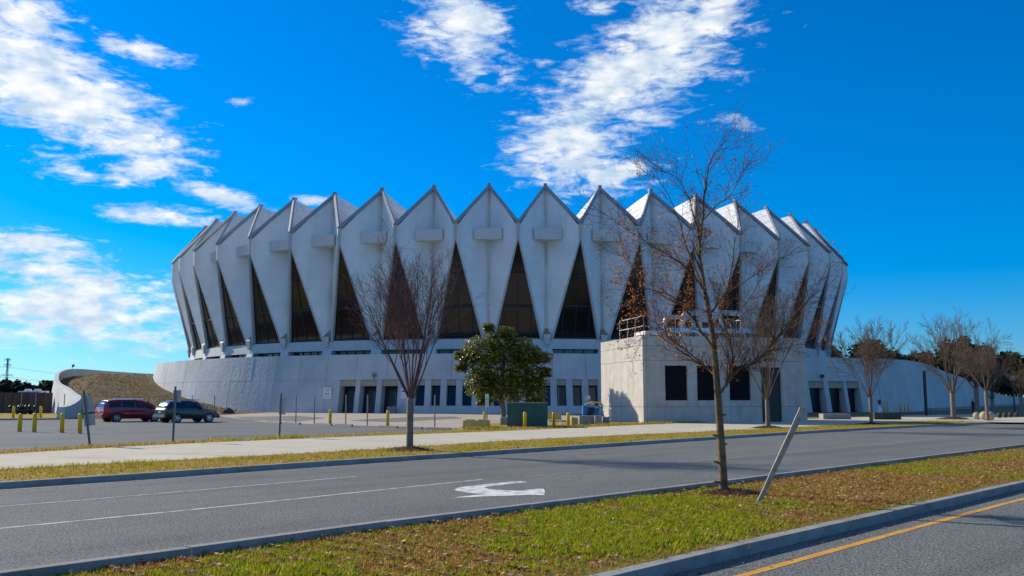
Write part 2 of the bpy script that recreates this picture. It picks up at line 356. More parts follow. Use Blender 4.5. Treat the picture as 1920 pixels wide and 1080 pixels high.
def closest(pl, p):
    best = None
    for i in range(len(pl) - 1):
        a, b = pl[i], pl[i + 1]; d = b - a; t = max(0, min(1, (p - a).dot(d) / max(d.length_squared, 1e-9))); q = a + d * t
        e = (q - p).length
        if best is None or e < best[0]: best = (e, q)
    return best[1]
KF = smooth_line(extend(wl([(0, 917), (240, 901), (480, 883), (640, 872), (880, 856), (1200, 834), (1500, 813.5), (1700, 802), (1890, 793.5)], ZR), 60, 0), 2)
SW0 = smooth_line(extend(wl([(0, 881), (240, 868), (480, 856), (725, 842), (992, 824), (1340, 809), (1611, 795), (1722, 789.5)], 0), 60, 25), 2)
SW1 = smooth_line(extend(wl([(0, 852.5), (150, 843), (325, 833), (525, 824.5), (765, 815), (960, 808.5), (1160, 798.5), (1340, 791.5), (1495, 786.5)], 0), 60, 40), 2)
LT0 = smooth_line(extend(wl([(0, 847), (170, 837.5), (320, 829.5), (522, 821), (762, 811), (880, 806)], 0), 60, 0), 2)
MF = smooth_line(extend(wl([(0, 1070), (250, 1037), (480, 1007), (700, 977), (960, 947), (1350, 900), (1710, 857), (1920, 832)], .10), 25, 60), 2)
MN = smooth_line(extend(wl([(1105, 1080), (1260, 1042), (1460, 1000), (1630, 962), (1920, 900)], 0), 30, 60), 2)
def sheet(name, A, B, z, m, step=2.0, parent=None, thick=0.0):
    A = resample(A, step); mb = MB(); n = len(A); vs = []
    for p in A:
        q = closest(B, p); vs += [(p.x, p.y, z), (q.x, q.y, z)]
    mb.add(vs, [(2 * i, 2 * i + 2, 2 * i + 3, 2 * i + 1) for i in range(n - 1)])
    return mb.build(name, m, parent)
def flat(name, poly, z, m, parent=None):
    mb = MB(); mb.add([(p[0], p[1], z) for p in poly], [tuple(range(len(poly)))]); return mb.build(name, m, parent)
# far ground reaches the horizon
struct(flat('ground', [(-4000, -600), (4000, -600), (4000, 6000), (-4000, 6000)], -0.30, M_FIELD))
# road: everything on the camera side of the far kerb
KFx = [KF[0] + (KF[0] - KF[1]).normalized() * 200] + KF
endd = (KF[-1] - KF[-2]).normalized()
road_poly = [(p.x, p.y) for p in KFx] + [(KF[-1].x + 260, KF[-1].y + 30), (400, -200), (-400, -200), (-400, KFx[0].y)]
road = struct(flat('road', road_poly, ZR, M_ASPH))
# raised land beyond the far kerb (grass level z = -0.004), a sheet with a skirt hidden by the kerb
land = [(p.x - .10, p.y + .10) for p in KFx] + [(KF[-1].x + 3, KF[-1].y + 4), (300, 110), (1500, 600), (1500, 4000), (-1500, 4000), (-1500, KFx[0].y - 40)]
struct(flat('terrain', land, -0.006, M_FIELD))
verge = struct(sheet('verge', [p + Vector((-.18, .19)) for p in KF], SW0, 0.004, M_GRASS, 2.0))
strip = struct(sheet('grass_strip', SW1, LT0, 0.006, M_GRASS, 2.0))
def kerb_run(name, line, width, side, z0, z1, step=3.0, batter=.03):
    root = struct(link(name, None)); L = resample(line, step)
    for i in range(len(L) - 1):
        a, b = L[i], L[i + 1]; d = (b - a); ln = d.length
        if ln < .3: continue
        d.normalize(); n = Vector((-d.y, d.x)) * side; g = .011
        a2, b2 = a + d * g, b - d * g
        mid = (PJ((a.x, a.y, 0))); midb = PJ((b.x, b.y, 0))
        if max(mid[0], midb[0]) < -400 or min(mid[0], midb[0]) > 2400: continue
        base = [a2, b2, b2 + n * width, a2 + n * width]; topp = [a2 + n * batter, b2 + n * batter, b2 + n * width, a2 + n * width]
        if side < 0: base = [base[1], base[0], base[3], base[2]]; topp = [topp[1], topp[0], topp[3], topp[2]]
        mb = MB(); mb.hexa([(p.x, p.y, z0) for p in base], [(p.x, p.y, z1 + ru(-.004, .004)) for p in topp]); mb.build('kerb_stone', M_KERB, root)
    # dark bed under the joints
    return root
kerb_run('kerb', KF, .24, 1, ZR - .1, .012)
kerb_run('kerb', MF, .17, -1, ZR - .1, .105)
kerb_run('kerb', MN, .20, -1, ZR - .1, .014)
struct(sheet('gutter', [p + Vector((.02, -.02)) for p in KF], [p + Vector((.26, -.26)) for p in KF], ZR + .004, M_GUT, 2.0))
# sidewalk slabs
swr = struct(link('sidewalk', None)); A = resample(SW0, 2.4)
for i in range(len(A) - 1):
    a, b = A[i], A[i + 1]; c, d = closest(SW1, b), closest(SW1, a)
    if PJ((d.x, d.y, 0))[0] > 2100 or PJ((b.x, b.y, 0))[0] < -250: continue
    t = (b - a).normalized() * .008; m1, m2 = (a + d) / 2, (b + c) / 2
    for q in ((a, b, m2, m1), (m1, m2, c, d)):
        s = (q[3] - q[0]).normalized() * .008
        pts = [q[0] + t + s, q[1] - t + s, q[2] - t - s, q[3] + t - s]
        MB().prism([(p.x, p.y) for p in pts], -.1, .016 + ru(-.003, .003)).build('slab', M_WALK, swr)
# parking lot: between the grass strip and the apron; apron up to the podium
lot_far = [G(-400, 788), G(0, 788), G(117, 786.5), G(280, 783), G(420, 781.5), G(500, 792), G(600, 796), G(700, 799), G(860, 803)]
lot_poly = [(p.x, p.y) for p in resample(LT0, 4)] + [(p.x, p.y) for p in reversed(lot_far)]
lot = struct(flat('parking_lot', lot_poly, 0.010, M_LOT))
ap = [G(420, 781.5), G(500, 792), G(600, 796), G(700, 799), G(860, 803), G(1210, 796), G(1210, 778), G(1140, 772), G(380, 772)]
struct(flat('apron', [(p.x, p.y) for p in ap], 0.002, M_APRON))
for q, pts in enumerate(([(440, 782), (560, 780), (610, 784), (560, 790), (470, 788)], [(655, 789), (700, 785.5), (770, 782.5), (850, 781), (868, 784), (800, 788), (740, 791)])):
    flat('asphalt_patch', [G(*p).xy for p in pts], 0.0145 + .004 * q, M_PATCH, lot)
for a, b in (((455, 793), (330, 790)), ((520, 797), (640, 803)), ((680, 800), (560, 800)), ((0, 843), (60, 839)), ((180, 832), (110, 836)), ((600, 806), (760, 800))):
    p, q = G(*a).xy, G(*b).xy; n = (q - p).normalized(); n = Vector((-n.y, n.x)) * .05
    flat('parking_line', [p - n, q - n, q + n, p + n], .020, M_FADED, lot)
gp = [(855, 806.5), (868, 800), (905, 794), (960, 793), (1040, 791), (1100, 791), (1142, 791), (1205, 792), (1207, 796), (1100, 801), (960, 808)]
struct(flat('grass_patch', [G(*p).xy for p in gp], 0.014, M_GRASS))
gp = [(1207, 796), (1300, 793), (1460, 787.5), (1520, 784), (1700, 779), (1745, 781), (1500, 786.4), (1340, 791.4)]
struct(flat('grass_patch', [G(*p).xy for p in gp], 0.010, M_GRASS))
gp = [(-400, 773), (-400, 788), (0, 788), (117, 786.5), (175, 784), (175, 776)]
struct(flat('grass_patch', [G(*p).xy for p in gp], 0.016, M_GRASS))
kerb_run('kerb', [G(-300, 789.5).xy, G(0, 788.5).xy, G(117, 787).xy], .3, 1, -.05, .14, 5)
# paving of the side entrance on the right
dp = [(1740, 790), (1905, 792.5), (2300, 791), (2300, 776), (1900, 776), (1700, 779), (1640, 786)]
struct(flat('forecourt', [G(*p).xy for p in dp], 0.020, M_WALK))
# median
med = struct(sheet('median', [p + Vector((.10, -.10)) for p in MF], [p + Vector((.04, -.04)) for p in MN], 0.006, M_SOIL, .8))
# markings
def line_mark(name, pix, w, m, dash=None, z=ZR + .004):
    L = smooth_line(wl(pix, ZR), 1); L = resample(L, .5); mb = MB(); d0 = 0
    for i in range(len(L) - 1):
        a, b = L[i], L[i + 1]
        if dash and (i * .5) % dash[0] > dash[1]: continue
        d = (b - a).normalized(); n = Vector((-d.y, d.x)) * w / 2
        k1, k2 = ru(.85, 1.1), ru(.85, 1.1)
        mb.add([(*(a - n * k1), z), (*(b - n * k2), z), (*(b + n * k2), z), (*(a + n * k1), z)], [(0, 1, 2, 3)])
    return mb.build(name, m, road)
line_mark('lane_line', [(-200, 966), (0, 950), (200, 934), (475, 910), (672, 893)], .06, M_LINE)
line_mark('lane_line', [(-200, 1011), (0, 991), (400, 952), (700, 920), (905, 899)], .08, M_LINE)
line_mark('lane_line', [(985, 894), (1220, 872)], .05, M_FADED, (5, 3))
line_mark('lane_line', [(1270, 867), (1460, 850), (1710, 826), (1900, 810)], .07, M_FADED, (6, 4))
line_mark('lane_line', [(1090, 857), (1180, 853)], .06, M_FADED)
line_mark('lane_line', [(1480, 828), (1560, 823)], .07, M_FADED)
line_mark('edge_line', [(1380, 1083), (1585, 1026), (1740, 983), (1920, 935), (2300, 840)], .13, M_YLINE)
ar = [(110, 270), (180, 240), (330, 215), (650, 180), (1120, 130), (1300, 122), (1430, 138), (1150, 165), (850, 205), (700, 222), (650, 238), (760, 265), (1060, 290), (1340, 294), (1500, 268), (1720, 250), (1745, 300), (1735, 372), (1300, 375), (900, 390), (500, 405), (135, 420), (160, 408), (480, 372), (670, 355), (450, 340), (250, 315), (150, 292)]
flat('turn_arrow', [G(840 + x / 9.6, 890 + y / 9.6, ZR).xy for x, y in ar], ZR + .006, M_LINE, road)

# ---------------------------------------------------------------- arena
CX, CY = -0.445, 183.0
RV, ZV, RP, ZP, ZA = 63.1, 24.84, 58.4, 30.76, 22.6
PH = .020; STEP = 2 * pi / 48; HS = STEP / 2
arena = thing('arena', 'round white arena with a zigzag crown of folded concrete panels and tall dark windows', 'arena', (CX, CY, 0))
def lp(x, r, z): return Vector((x, -r, z))                      # local: panel faces -Y
def panel_meshes():
    hw = RV * sin(HS); rv = RV * cos(HS)
    w = hw - .27
    P = lp(0, RP, ZP); T = lp(0, 58.75, 9.0); C = lp(0, 58.55, 24.2)
    mb = MB()
    for s in (-1, 1):
        V = lp(s * w, rv - .05, ZV - .25); A = lp(s * w, rv - .05, ZA - .2); B = lp(s * .56, 59.5, 9.75); Tb = lp(s * .25, 59.0, 9.0)
        f = [(0, 1, 2), (1, 3, 2), (3, 4, 5, 6, 2)]
        if s > 0: f = [tuple(reversed(q)) for q in f]
        mb.add([P, V, C, A, B, Tb, T], f)
    panel = mb.mesh('crown_panel', M_PANEL)
    rm = MB(); tr = MB()
    for s in (-1, 1):
        v1, v2 = lp(s * w, rv + .02, ZV + .05), lp(s * (hw - .01), rv + .02, ZV + .05)
        a1, a2 = lp(s * w, rv + .02, ZA - .2), lp(s * (hw - .01), rv + .02, ZA)
        b1, b2 = lp(s * .56, 59.58, 9.75), lp(s * .88, 59.58, 9.75)
        back = Vector((0, .7, 0))
        for q in ((v1, v2, a2, a1), (a1, a2, b2, b1)):
            vs = list(q) + [p + back for p in q]
            f = [(0, 1, 2, 3), (1, 0, 4, 5), (2, 1, 5, 6), (3, 2, 6, 7), (0, 3, 7, 4), (7, 6, 5, 4)]
            if s > 0: f = [tuple(reversed(k)) for k in f]
            rm.add(vs, f)
        # coping on the gable edge, from the peak down to the valley
        p0, p1 = lp(0, RP + .05, ZP + .12), lp(s * hw, rv + .12, ZV + .12)
        d = (p1 - p0).normalized(); nrm = Vector((0, -1, 0)); nrm = (nrm - d * nrm.dot(d)).normalized(); up = d.cross(nrm) * s; up = up if up.z > 0 else -up
        q = [p0 + nrm * .14 - up * .30, p1 + nrm * .14 - up * .30, p1 - nrm * .16 - up * .30, p0 - nrm * .16 - up * .30]
        t = [k + up * .42 for k in q]
        if s < 0: q.reverse(); t.reverse()
        tr.hexa(q, t)
    tr.box(lp(0, RP + .02, ZP + .2), (.5, .6, .35))
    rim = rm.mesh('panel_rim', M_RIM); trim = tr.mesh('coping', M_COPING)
    cb = MB(); z0, z1 = 22.95, 24.45
    fr = 61.1
    vs = [lp(-1.86, fr, z0), lp(1.86, fr, z0), lp(0.0, 58.6, z0), lp(-1.86, fr, z1), lp(1.86, fr, z1), lp(0.0, 58.6, z1)]
    # side cheeks run back to the panel
    k = 60.75
    vs = [lp(-1.86, fr, z0), lp(1.86, fr, z0), lp(1.86, k - .05, z0), lp(0, 58.6, z0), lp(-1.86, k - .05, z0)]
    vs += [Vector((v.x, v.y, z1)) for v in vs]
    cb.add(vs, [(4, 3, 2, 1, 0), (5, 6, 7, 8, 9), (0, 1, 6, 5), (1, 2, 7, 6), (2, 3, 8, 7), (3, 4, 9, 8), (4, 0, 5, 9)])
    bar = cb.mesh('crossbar', M_BAR)
    lm = MB(); lm.m = 0
    a, b, c, d = lp(-.52, 59.95, 10.35), lp(.52, 59.95, 10.35), lp(.22, 59.75, 9.0), lp(-.22, 59.75, 9.0); e = lp(0, 58.9, 11.35); g = lp(0, 58.8, 9.0)
    lm.add([a, b, c, d, e, g], [(3, 2, 1, 0), (1, 2, 5, 4), (0, 4, 5, 3), (2, 3, 5)]); lm.m = 1; lm.add([a, b, e], [(0, 1, 2)])
    lamp = lm.mesh('lamp_housing', [M_BAR, M_OLIVE])
    rf = MB()
    for s in (-1, 1):
        V = lp(s * hw, rv, ZV); Vi = lp(s * 30 * sin(HS), 30 * cos(HS), 24.0); P0 = lp(0, RP, ZP); Pi = lp(0, 30, 26.6)
        f = [(0, 1, 2, 3)] if s > 0 else [(3, 2, 1, 0)]
        rf.add([P0, V, Vi, Pi], f)
        # standing seams
        for t in (.2, .4, .6, .8):
            a = P0.lerp(V, t); b = Pi.lerp(Vi, t); rf.tube([a + Vector((0, 0, .02)), b + Vector((0, 0, .02))], .035, 4)
    roof = rf.mesh('roof_plate', M_ROOF)
    return panel, rim, trim, bar, lamp, roof
pm = panel_meshes()
def window_meshes():                                             # bay centred on a valley line, faces -Y
    rA, zA, rB, zB = RV - .35, ZA - .3, 59.05, 9.8
    half_b = 59.3 * sin(HS) * 1.0 - .80
    def P(t, x): return Vector((x, -(rA + (rB - rA) * t), zA + (zB - zA) * t))     # t down the bay
    H = lambda t: .02 + half_b * t
    t1, t2 = .305, .655
    g = .07; xs = 1.80
    panes = [[(0.0, -.01), (0.0, .01), (t1 - .01, H(t1)), (t1 - .01, -H(t1))]]
    for s in (-1, 1):
        panes.append([(t1 + .012, s * g), (t1 + .012, s * H(t1)), (t2 - .012, s * H(t2)), (t2 - .012, s * g)])
        panes.append([(t2 + .012, s * g), (t2 + .012, s * (xs - g)), (.985, s * (xs - g)), (.985, s * g)])
        panes.append([(t2 + .012, s * (xs + g)), (t2 + .012, s * max(H(t2), xs + g + .01)), (.985, s * H(.985)), (.985, s * (xs + g))])
    out = []
    for q in panes:
        mb = MB(); vs = [P(t, x) for t, x in q]; n = (vs[1] - vs[0]).cross(vs[3] - vs[0])
        f = (0, 1, 2, 3) if n.y < 0 else (3, 2, 1, 0)
        mb.add(vs + [v + Vector((0, .06, 0)) for v in vs], [f]); mb.v = mb.v[:4]
        out.append(mb.mesh('pane', M_GLASS))
    fr = MB()
    def bar(a, b, wd, pr=.10):
        d = (b - a).normalized(); sd = Vector((0, -1, 0)); sd = (sd - d * sd.dot(d)).normalized(); w = d.cross(sd) * wd / 2
        q = [a - w - sd * .06, a + w - sd * .06, a + w + sd * pr, a - w + sd * pr]; t = [v + (b - a) for v in q]; fr.hexa(q, t)
    bar(P(t1, -H(t1)), P(t1, H(t1)), .16); bar(P(t2, -H(t2)), P(t2, H(t2)), .18); bar(P(.99, -H(.99)), P(.99, H(.99)), .2)
    bar(P(t1, 0), P(1, 0), .14, .08)
    for s in (-1, 1): bar(P(t2, s * xs), P(1, s * xs), .14, .08)
    # backing slab so nothing shows through the joints
    vs = [P(0, -.05), P(0, .05), P(1.03, H(1.05) + .3), P(1.03, -H(1.05) - .3)]; vs = [v + Vector((0, .25, 0)) for v in vs]
    fr.add(vs, [(3, 2, 1, 0)])
    return fr.mesh('window_frame', M_MULL), out
wfm, panes = window_meshes()
cl = MB()
w = 58.4 * sin(HS)
cl.add([lp(-w, 58.4 * cos(HS), 6.9), lp(w, 58.4 * cos(HS), 6.9), lp(w, 58.4 * cos(HS), 8.55), lp(-w, 58.4 * cos(HS), 8.55)], [(0, 1, 2, 3)])
cl_me = cl.mesh('clerestory_glass', M_GLASSB)
cm = MB()
for x in (-1.35, 0, 1.35): cm.box(lp(x, 58.4 * cos(HS) + .05, 7.75), (.12, .12, 1.55))
cm.box(lp(0, 58.4 * cos(HS) + .05, 8.42), (2 * w - .8, .14, .14))
cm_me = cm.mesh('mullion', M_MULL)
co = MB(); co.hexa([lp(-.95, 60.1, 6.9), lp(.95, 60.1, 6.9), lp(.95, 58.2, 6.9), lp(-.95, 58.2, 6.9)], [lp(-.72, 59.5, 8.42), lp(.72, 59.5, 8.42), lp(.72, 58.2, 8.42), lp(-.72, 58.2, 8.42)])
co_me = co.mesh('column', M_BAR)
rbm = MB(); w2 = 59.5 * sin(HS)
rbm.hexa([lp(-w2, 59.5 * cos(HS), 8.42), lp(w2, 59.5 * cos(HS), 8.42), lp(w2 * .97, 58.0, 8.42), lp(-w2 * .97, 58.0, 8.42)], [lp(-w2, 59.45 * cos(HS), 9.78), lp(w2, 59.45 * cos(HS), 9.78), lp(w2 * .97, 58.0, 9.78), lp(-w2 * .97, 58.0, 9.78)])
rb_me = rbm.mesh('ring_beam', M_BAR)
for k in range(-24, 24):
    th = PH + (k + .5) * STEP; tv = PH + k * STEP
    vis = -11 <= k <= 10
    pan = link('crown_panel', pm[0], arena, rz=th)
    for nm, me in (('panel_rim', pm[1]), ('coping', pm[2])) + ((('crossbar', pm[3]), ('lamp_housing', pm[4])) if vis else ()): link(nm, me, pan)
    link('roof_plate', pm[5], arena, rz=th); link('ring_beam', rb_me, arena, rz=tv)
    wf = link('window_frame', wfm, arena, rz=tv)
    for p in panes:
        if vis: link('pane', p, wf)
    if vis:
        link('column', co_me, arena, rz=th); cg = link('clerestory_glass', cl_me, arena, rz=tv); link('mullion', cm_me, cg)
    elif True: link('clerestory_glass', cl_me, arena, rz=tv)
mb = MB(); mb.lathe([(30.2, 23.9), (30.2, 26.2), (15, 27.0), (.1, 27.4)], n=48); mb.build('roof_cap', M_ROOF, arena)

# podium -------------------------------------------------------
PT = 7.55
def RW(z): return 65.0 + (PT - z) / PT * 1.25
def TH(px, R=65.8):
    lo, hi = radians(-69), radians(69)
    for _ in range(50):
        m = (lo + hi) / 2
        x = 960 + FPX * (CX + R * sin(m)) / ((CY - R * cos(m)) * cos(PITCH))
        if x < px: lo = m
        else: hi = m
    return (lo + hi) / 2
def arc(mb, t0, t1, z0, z1, off=0.0, thick=1.0, gap=0.0, seg=radians(1.3)):
    n = max(1, int((t1 - t0) / seg + .5)); g = gap / 66
    t0 += g; t1 -= g; z0 += gap if z0 > .1 else 0
    def pt(t, z, o): r = RW(z) + off - o; return (r * sin(t), -r * cos(t), z)
    vs = []
    for i in range(n + 1):
        t = t0 + (t1 - t0) * i / n; vs += [pt(t, z0, 0), pt(t, z1, 0), pt(t, z1, thick), pt(t, z0, thick)]
    fs = []
    for i in range(n):
        a, b = 4 * i, 4 * i + 4
        fs += [(a, b, b + 1, a + 1), (a + 1, b + 1, b + 2, a + 2), (a + 2, b + 2, b + 3, a + 3), (a + 3, b + 3, b, a)]
    fs += [(0, 1, 2, 3), (4 * n + 3, 4 * n + 2, 4 * n + 1, 4 * n)]
    mb.add(vs, fs)
ZJ = 4.25
pod = link('podium_wall', None, arena)
mb = MB()
N0 = 120
for i in range(N0):
    t0, t1 = 2 * pi * i / N0, 2 * pi * (i + 1) / N0
    def q(t, r, z): return (r * sin(t), -r * cos(t), z)
    mb.add([q(t0, 63.2, 0), q(t1, 63.2, 0), q(t1, 63.2, 7.3), q(t0, 63.2, 7.3)], [(0, 1, 2, 3)])
    mb.add([q(t0, 64.9, 7.3), q(t1, 64.9, 7.3), q(t1, 57.5, 7.3), q(t0, 57.5, 7.3)], [(0, 1, 2, 3)])
mb.build('podium_core', M_DARK, pod)
mb = MB(); arc(mb, radians(81), radians(279), 0, PT, seg=radians(4)); mb.build('rear_wall', M_POD, pod)
PSTEP = radians(3.75)
for k in range(-22, 22):
    t0 = PH + k * PSTEP; t1 = t0 + PSTEP
    if abs((t0 + t1) / 2) > radians(82): continue
    m = MB(); arc(m, t0, t1, ZJ, PT, gap=.02, off=ru(-.015, .015)); m.build('wall_panel', M_POD, pod)
opens = []                                                       # (t0, t1, zbottom, ztop, kind)
for a, b in ((636, 665.5), (674, 705), (714.5, 745)): opens.append((TH(a), TH(b), 0, 3.45, 'door'))
for i in range(12):
    c = 787 + 29.4 * i + (i * i) * .02; opens.append((TH(c - 9), TH(c + 9), .95, 3.5, 'window'))
opens.sort()
edges = [PH + k * PSTEP for k in range(-22, 23) if abs(PH + k * PSTEP) < radians(82)]
cur = edges[0]; cuts = []
def solid(a, b):
    pts = [a] + [e for e in edges if a + .002 < e < b - .002] + [b]
    for i in range(len(pts) - 1):
        m = MB(); arc(m, pts[i], pts[i + 1], -.05, ZJ, gap=.018 if pts[i + 1] - pts[i] > .03 else .002, off=ru(-.01, .01), thick=1.6); m.build('wall_panel', M_POD, pod)
for t0, t1, zb, zt, kind in opens:
    if t0 - cur > .0005: solid(cur, t0)
    cur = t1
    m = MB(); arc(m, t0 - .001, t1 + .001, zt, ZJ, off=-.16, thick=1.3); m.build('header', M_BOUNCE, pod)
    if kind == 'window':
        m = MB(); arc(m, t0 + .00005, t1 - .00005, -.05, zb, off=-.03, thick=1.5); m.build('sill_panel', M_POD, pod)
        fr = MB(); arc(fr, t0, t1, zb, zt, off=-.75, thick=.05); w_ = fr.build('ground_window', M_GLASS, pod)
    else:
        fr = MB(); arc(fr, t0, t1, 0, zt, off=-1.35, thick=.05); d_ = fr.build('door', M_DOOR, pod)
        h = MB(); tm = t0 + (t1 - t0) * .72; r = RW(1.3) - 1.25
        h.tube([(r * sin(tm), -r * cos(tm), .2), (r * sin(tm), -r * cos(tm), 2.7)], .05, 6); h.build('handle', M_GALV, d_)
solid(cur, edges[-1])
# small fittings on the podium
def on_wall(px, py, off=.12):
    t = TH(px); Y = CY - 65.6 * cos(t); p = AT(px, py, Y); r = RW(p.z) + off
    return Vector((CX + r * sin(t), CY - r * cos(t), p.z)), t
for px, py, lab in ((700, 703, 'small square floodlight on the podium wall above the left entrance doors'), (1542, 705, 'small dark floodlight on the shaded podium wall above the right entrance')):
    p, t = on_wall(px, py, .2) if px < 1000 else (AT(px, py, 128.2), .38); r = thing('wall_floodlight', lab, 'light', p, t)
    MB().box((0, 0, 0), (.42, .35, .42)).build('lamp_body', M_GALV if px < 1000 else M_BLACK, r); MB().tube([(0, .1, -.2), (0, -.1, -.45)], .05, 6).build('bracket', M_BLACK, r)
p, t = on_wall(614.5, 737, .10); r = thing('wall_sign', 'white rectangular notice board beside the left entrance doors', 'sign', p, t)
MB().box((0, 0, 0), (1.15, .05, 1.45)).build('board', M_SWHITE, r)
k = MB()
for x, z, w_, h_ in ((-.2, .5, .2, .07), (.15, .5, .4, .07), (-.25, .27, .1, .06), (.12, .27, .45, .06), (-.18, -.5, .25, .06), (.2, -.5, .3, .06)): k.box((x, -.035, z), (w_, .012, h_))
k.build('red_lettering', M_SRED, r)
k = MB(); k.lathe([(.10, -.045), (.10, -.03)], (-.17, 0, -.13), 12, 'Y'); k.lathe([(.10, -.045), (.10, -.03)], (.17, 0, -.13), 12, 'Y'); k.build('pictogram', M_BLACK, r)
p, t = on_wall(757.5, 738, .10); r = thing('wall_sign', 'white notice board on the podium between the doors and the window row', 'sign', p, t); MB().box((0, 0, 0), (.8, .05, 1.3)).build('board', M_SWHITE, r)
MB().box((0, -.035, .3), (.5, .012, .2)).build('pictogram', M_SBLUE, r)
for px in (1047, 895):
    p, t = on_wall(px, 745, .10); tag(MB().tube([(p.x, p.y, .05), (p.x, p.y, 3.3)], .06, 6).build('drain_pipe', M_GALV), 'thin metal drain pipe standing against the podium %s' % ('near the concrete service building' if px > 1000 else 'behind the magnolia'), 'pipe')
tag(MB().hexa([(-.5, -.3, 0), (.5, -.3, 0), (.5, .3, 0), (-.5, .3, 0)], [(-.55, -.34, .85), (.55, -.34, .85), (.55, .34, .85), (-.55, .34, .85)]).build('waste_bin', M_BLOCK), 'squat grey bin beside the third left entrance door', 'bin').location = on_wall(740, 771, .7)[0] * 1
bpy.data.objects['waste_bin'].location.z = .01

# berm and its curving retaining wall on the left
wp = [(-68, 228, 7.2, 6.0), (-77.8, 204, 7.2, 5.8), (-79.2, 184, 7.2, 5.9), (-77.7, 165, 7.1, 5.2), (-73, 150, 6.2, 4), (-67.7, 138, 5.05, 3), (-62.5, 128, 4.0, 2), (-56.2, 117, 3.3, 1), (-50.2, 106, 2.6, .6), (-45.3, 97, 2.05, .3), (-42.8, 91, 1.6, 0), (-41.6, 87, 1.22, 0), (-41.2, 85, 1.08, 0)]
def catmull(P, n=6):
    out = []
    for i in range(len(P) - 1):
        p0, p1, p2, p3 = P[max(i - 1, 0)], P[i], P[i + 1], P[min(i + 2, len(P) - 1)]
        for j in range(n):
            t = j / n
            out.append(tuple(.5 * ((2 * b) + (-a + c) * t + (2 * a - 5 * b + 4 * c - d) * t * t + (-a + 3 * b - 3 * c + d) * t ** 3) for a, b, c, d in zip(p0, p1, p2, p3)))
    out.append(tuple(P[-1])); return out
def curved_wall(name, label, pts, thick, batter, m, joint=2):
    C = catmull(pts, 6); root = thing(name, label, 'wall', (C[-1][0], C[-1][1], 0)); base = Vector((C[-1][0], C[-1][1], 0))
    rows = []
    for i, p in enumerate(C):
        a, b = C[max(i - 1, 0)], C[min(i + 1, len(C) - 1)]; d = Vector((b[0] - a[0], b[1] - a[1])).normalized(); n = Vector((d.y, -d.x))
        out = -n if batter[1] < 0 else n
        q = Vector((p[0], p[1])); o = out * (abs(batter[0]) * p[2])
        rows.append([Vector((*(q + o), -.1)), Vector((*q, p[2])), Vector((*(q - out * thick), p[2])), Vector((*(q - out * (thick + .1)), -.1))])
    i = 0
    while i < len(rows) - 1:
        j = min(i + joint * 3, len(rows) - 1); mb = MB(); vs = []
        for k in range(i, j + 1): vs += [v - base for v in rows[k]]
        n = j - i; fs = []
        for k in range(n):
            a, b = 4 * k, 4 * k + 4
            for e in range(4): f = (a + e, a + (e + 1) % 4, b + (e + 1) % 4, b + e); fs.append(f if batter[1] < 0 else tuple(reversed(f)))
        fs += [(0, 1, 2, 3), (4 * n + 3, 4 * n + 2, 4 * n + 1, 4 * n)]
        # joint shadow gap: pull the end ring in by 12 mm
        mb.add(vs, fs); mb.build('wall_panel', m, root); i = j
    return root
curved_wall('retaining_wall', 'curving concrete retaining wall that sweeps down the grass bank beside the fence', wp, .55, (.13, 1), M_POD)
def berm_z(X, Y):
    fx = -40 + (Y - 88) / 43 * 4 if Y < 131 else -36 + (Y - 131) * .05
    d = max(0, fx - X); s = .05 + .16 * min(1, max(0, (Y - 92) / 66)); s = s * s * 4.2 if s < .1 else s
    return min(5.7, d * s)
mb = MB(); nx, ny = 46, 60; vs = []
for j in range(ny + 1):
    Y = 84 + (222 - 84) * j / ny
    # left limit follows the retaining wall
    xl = None
    for a, b in zip(wp[:-1], wp[1:]):
        if b[1] <= Y <= a[1]: t = (Y - b[1]) / (a[1] - b[1]); xl = b[0] + (a[0] - b[0]) * t; wtop = b[2] + (a[2] - b[2]) * t
    if xl is None: xl, wtop = (wp[-1][0], 1.0) if Y < 90 else (wp[0][0], 7.2)
    for i in range(nx + 1):
        X = (xl + .3) + (-33 - xl) * i / nx; z = berm_z(X, Y); wd = X - xl; z = max(0, min(z, wtop - 1.35 + max(0, wd - 2.5) * .22))
        vs.append((X, Y, z + .02 + (.12 * (noise.noise(Vector((X * .3, Y * .3, 0)))) if z > .2 else 0)))
mb.add(vs, [(j * (nx + 1) + i, j * (nx + 1) + i + 1, (j + 1) * (nx + 1) + i + 1, (j + 1) * (nx + 1) + i) for j in range(ny) for i in range(nx)])
struct(mb.build('grass_bank', M_BERM, None, True))
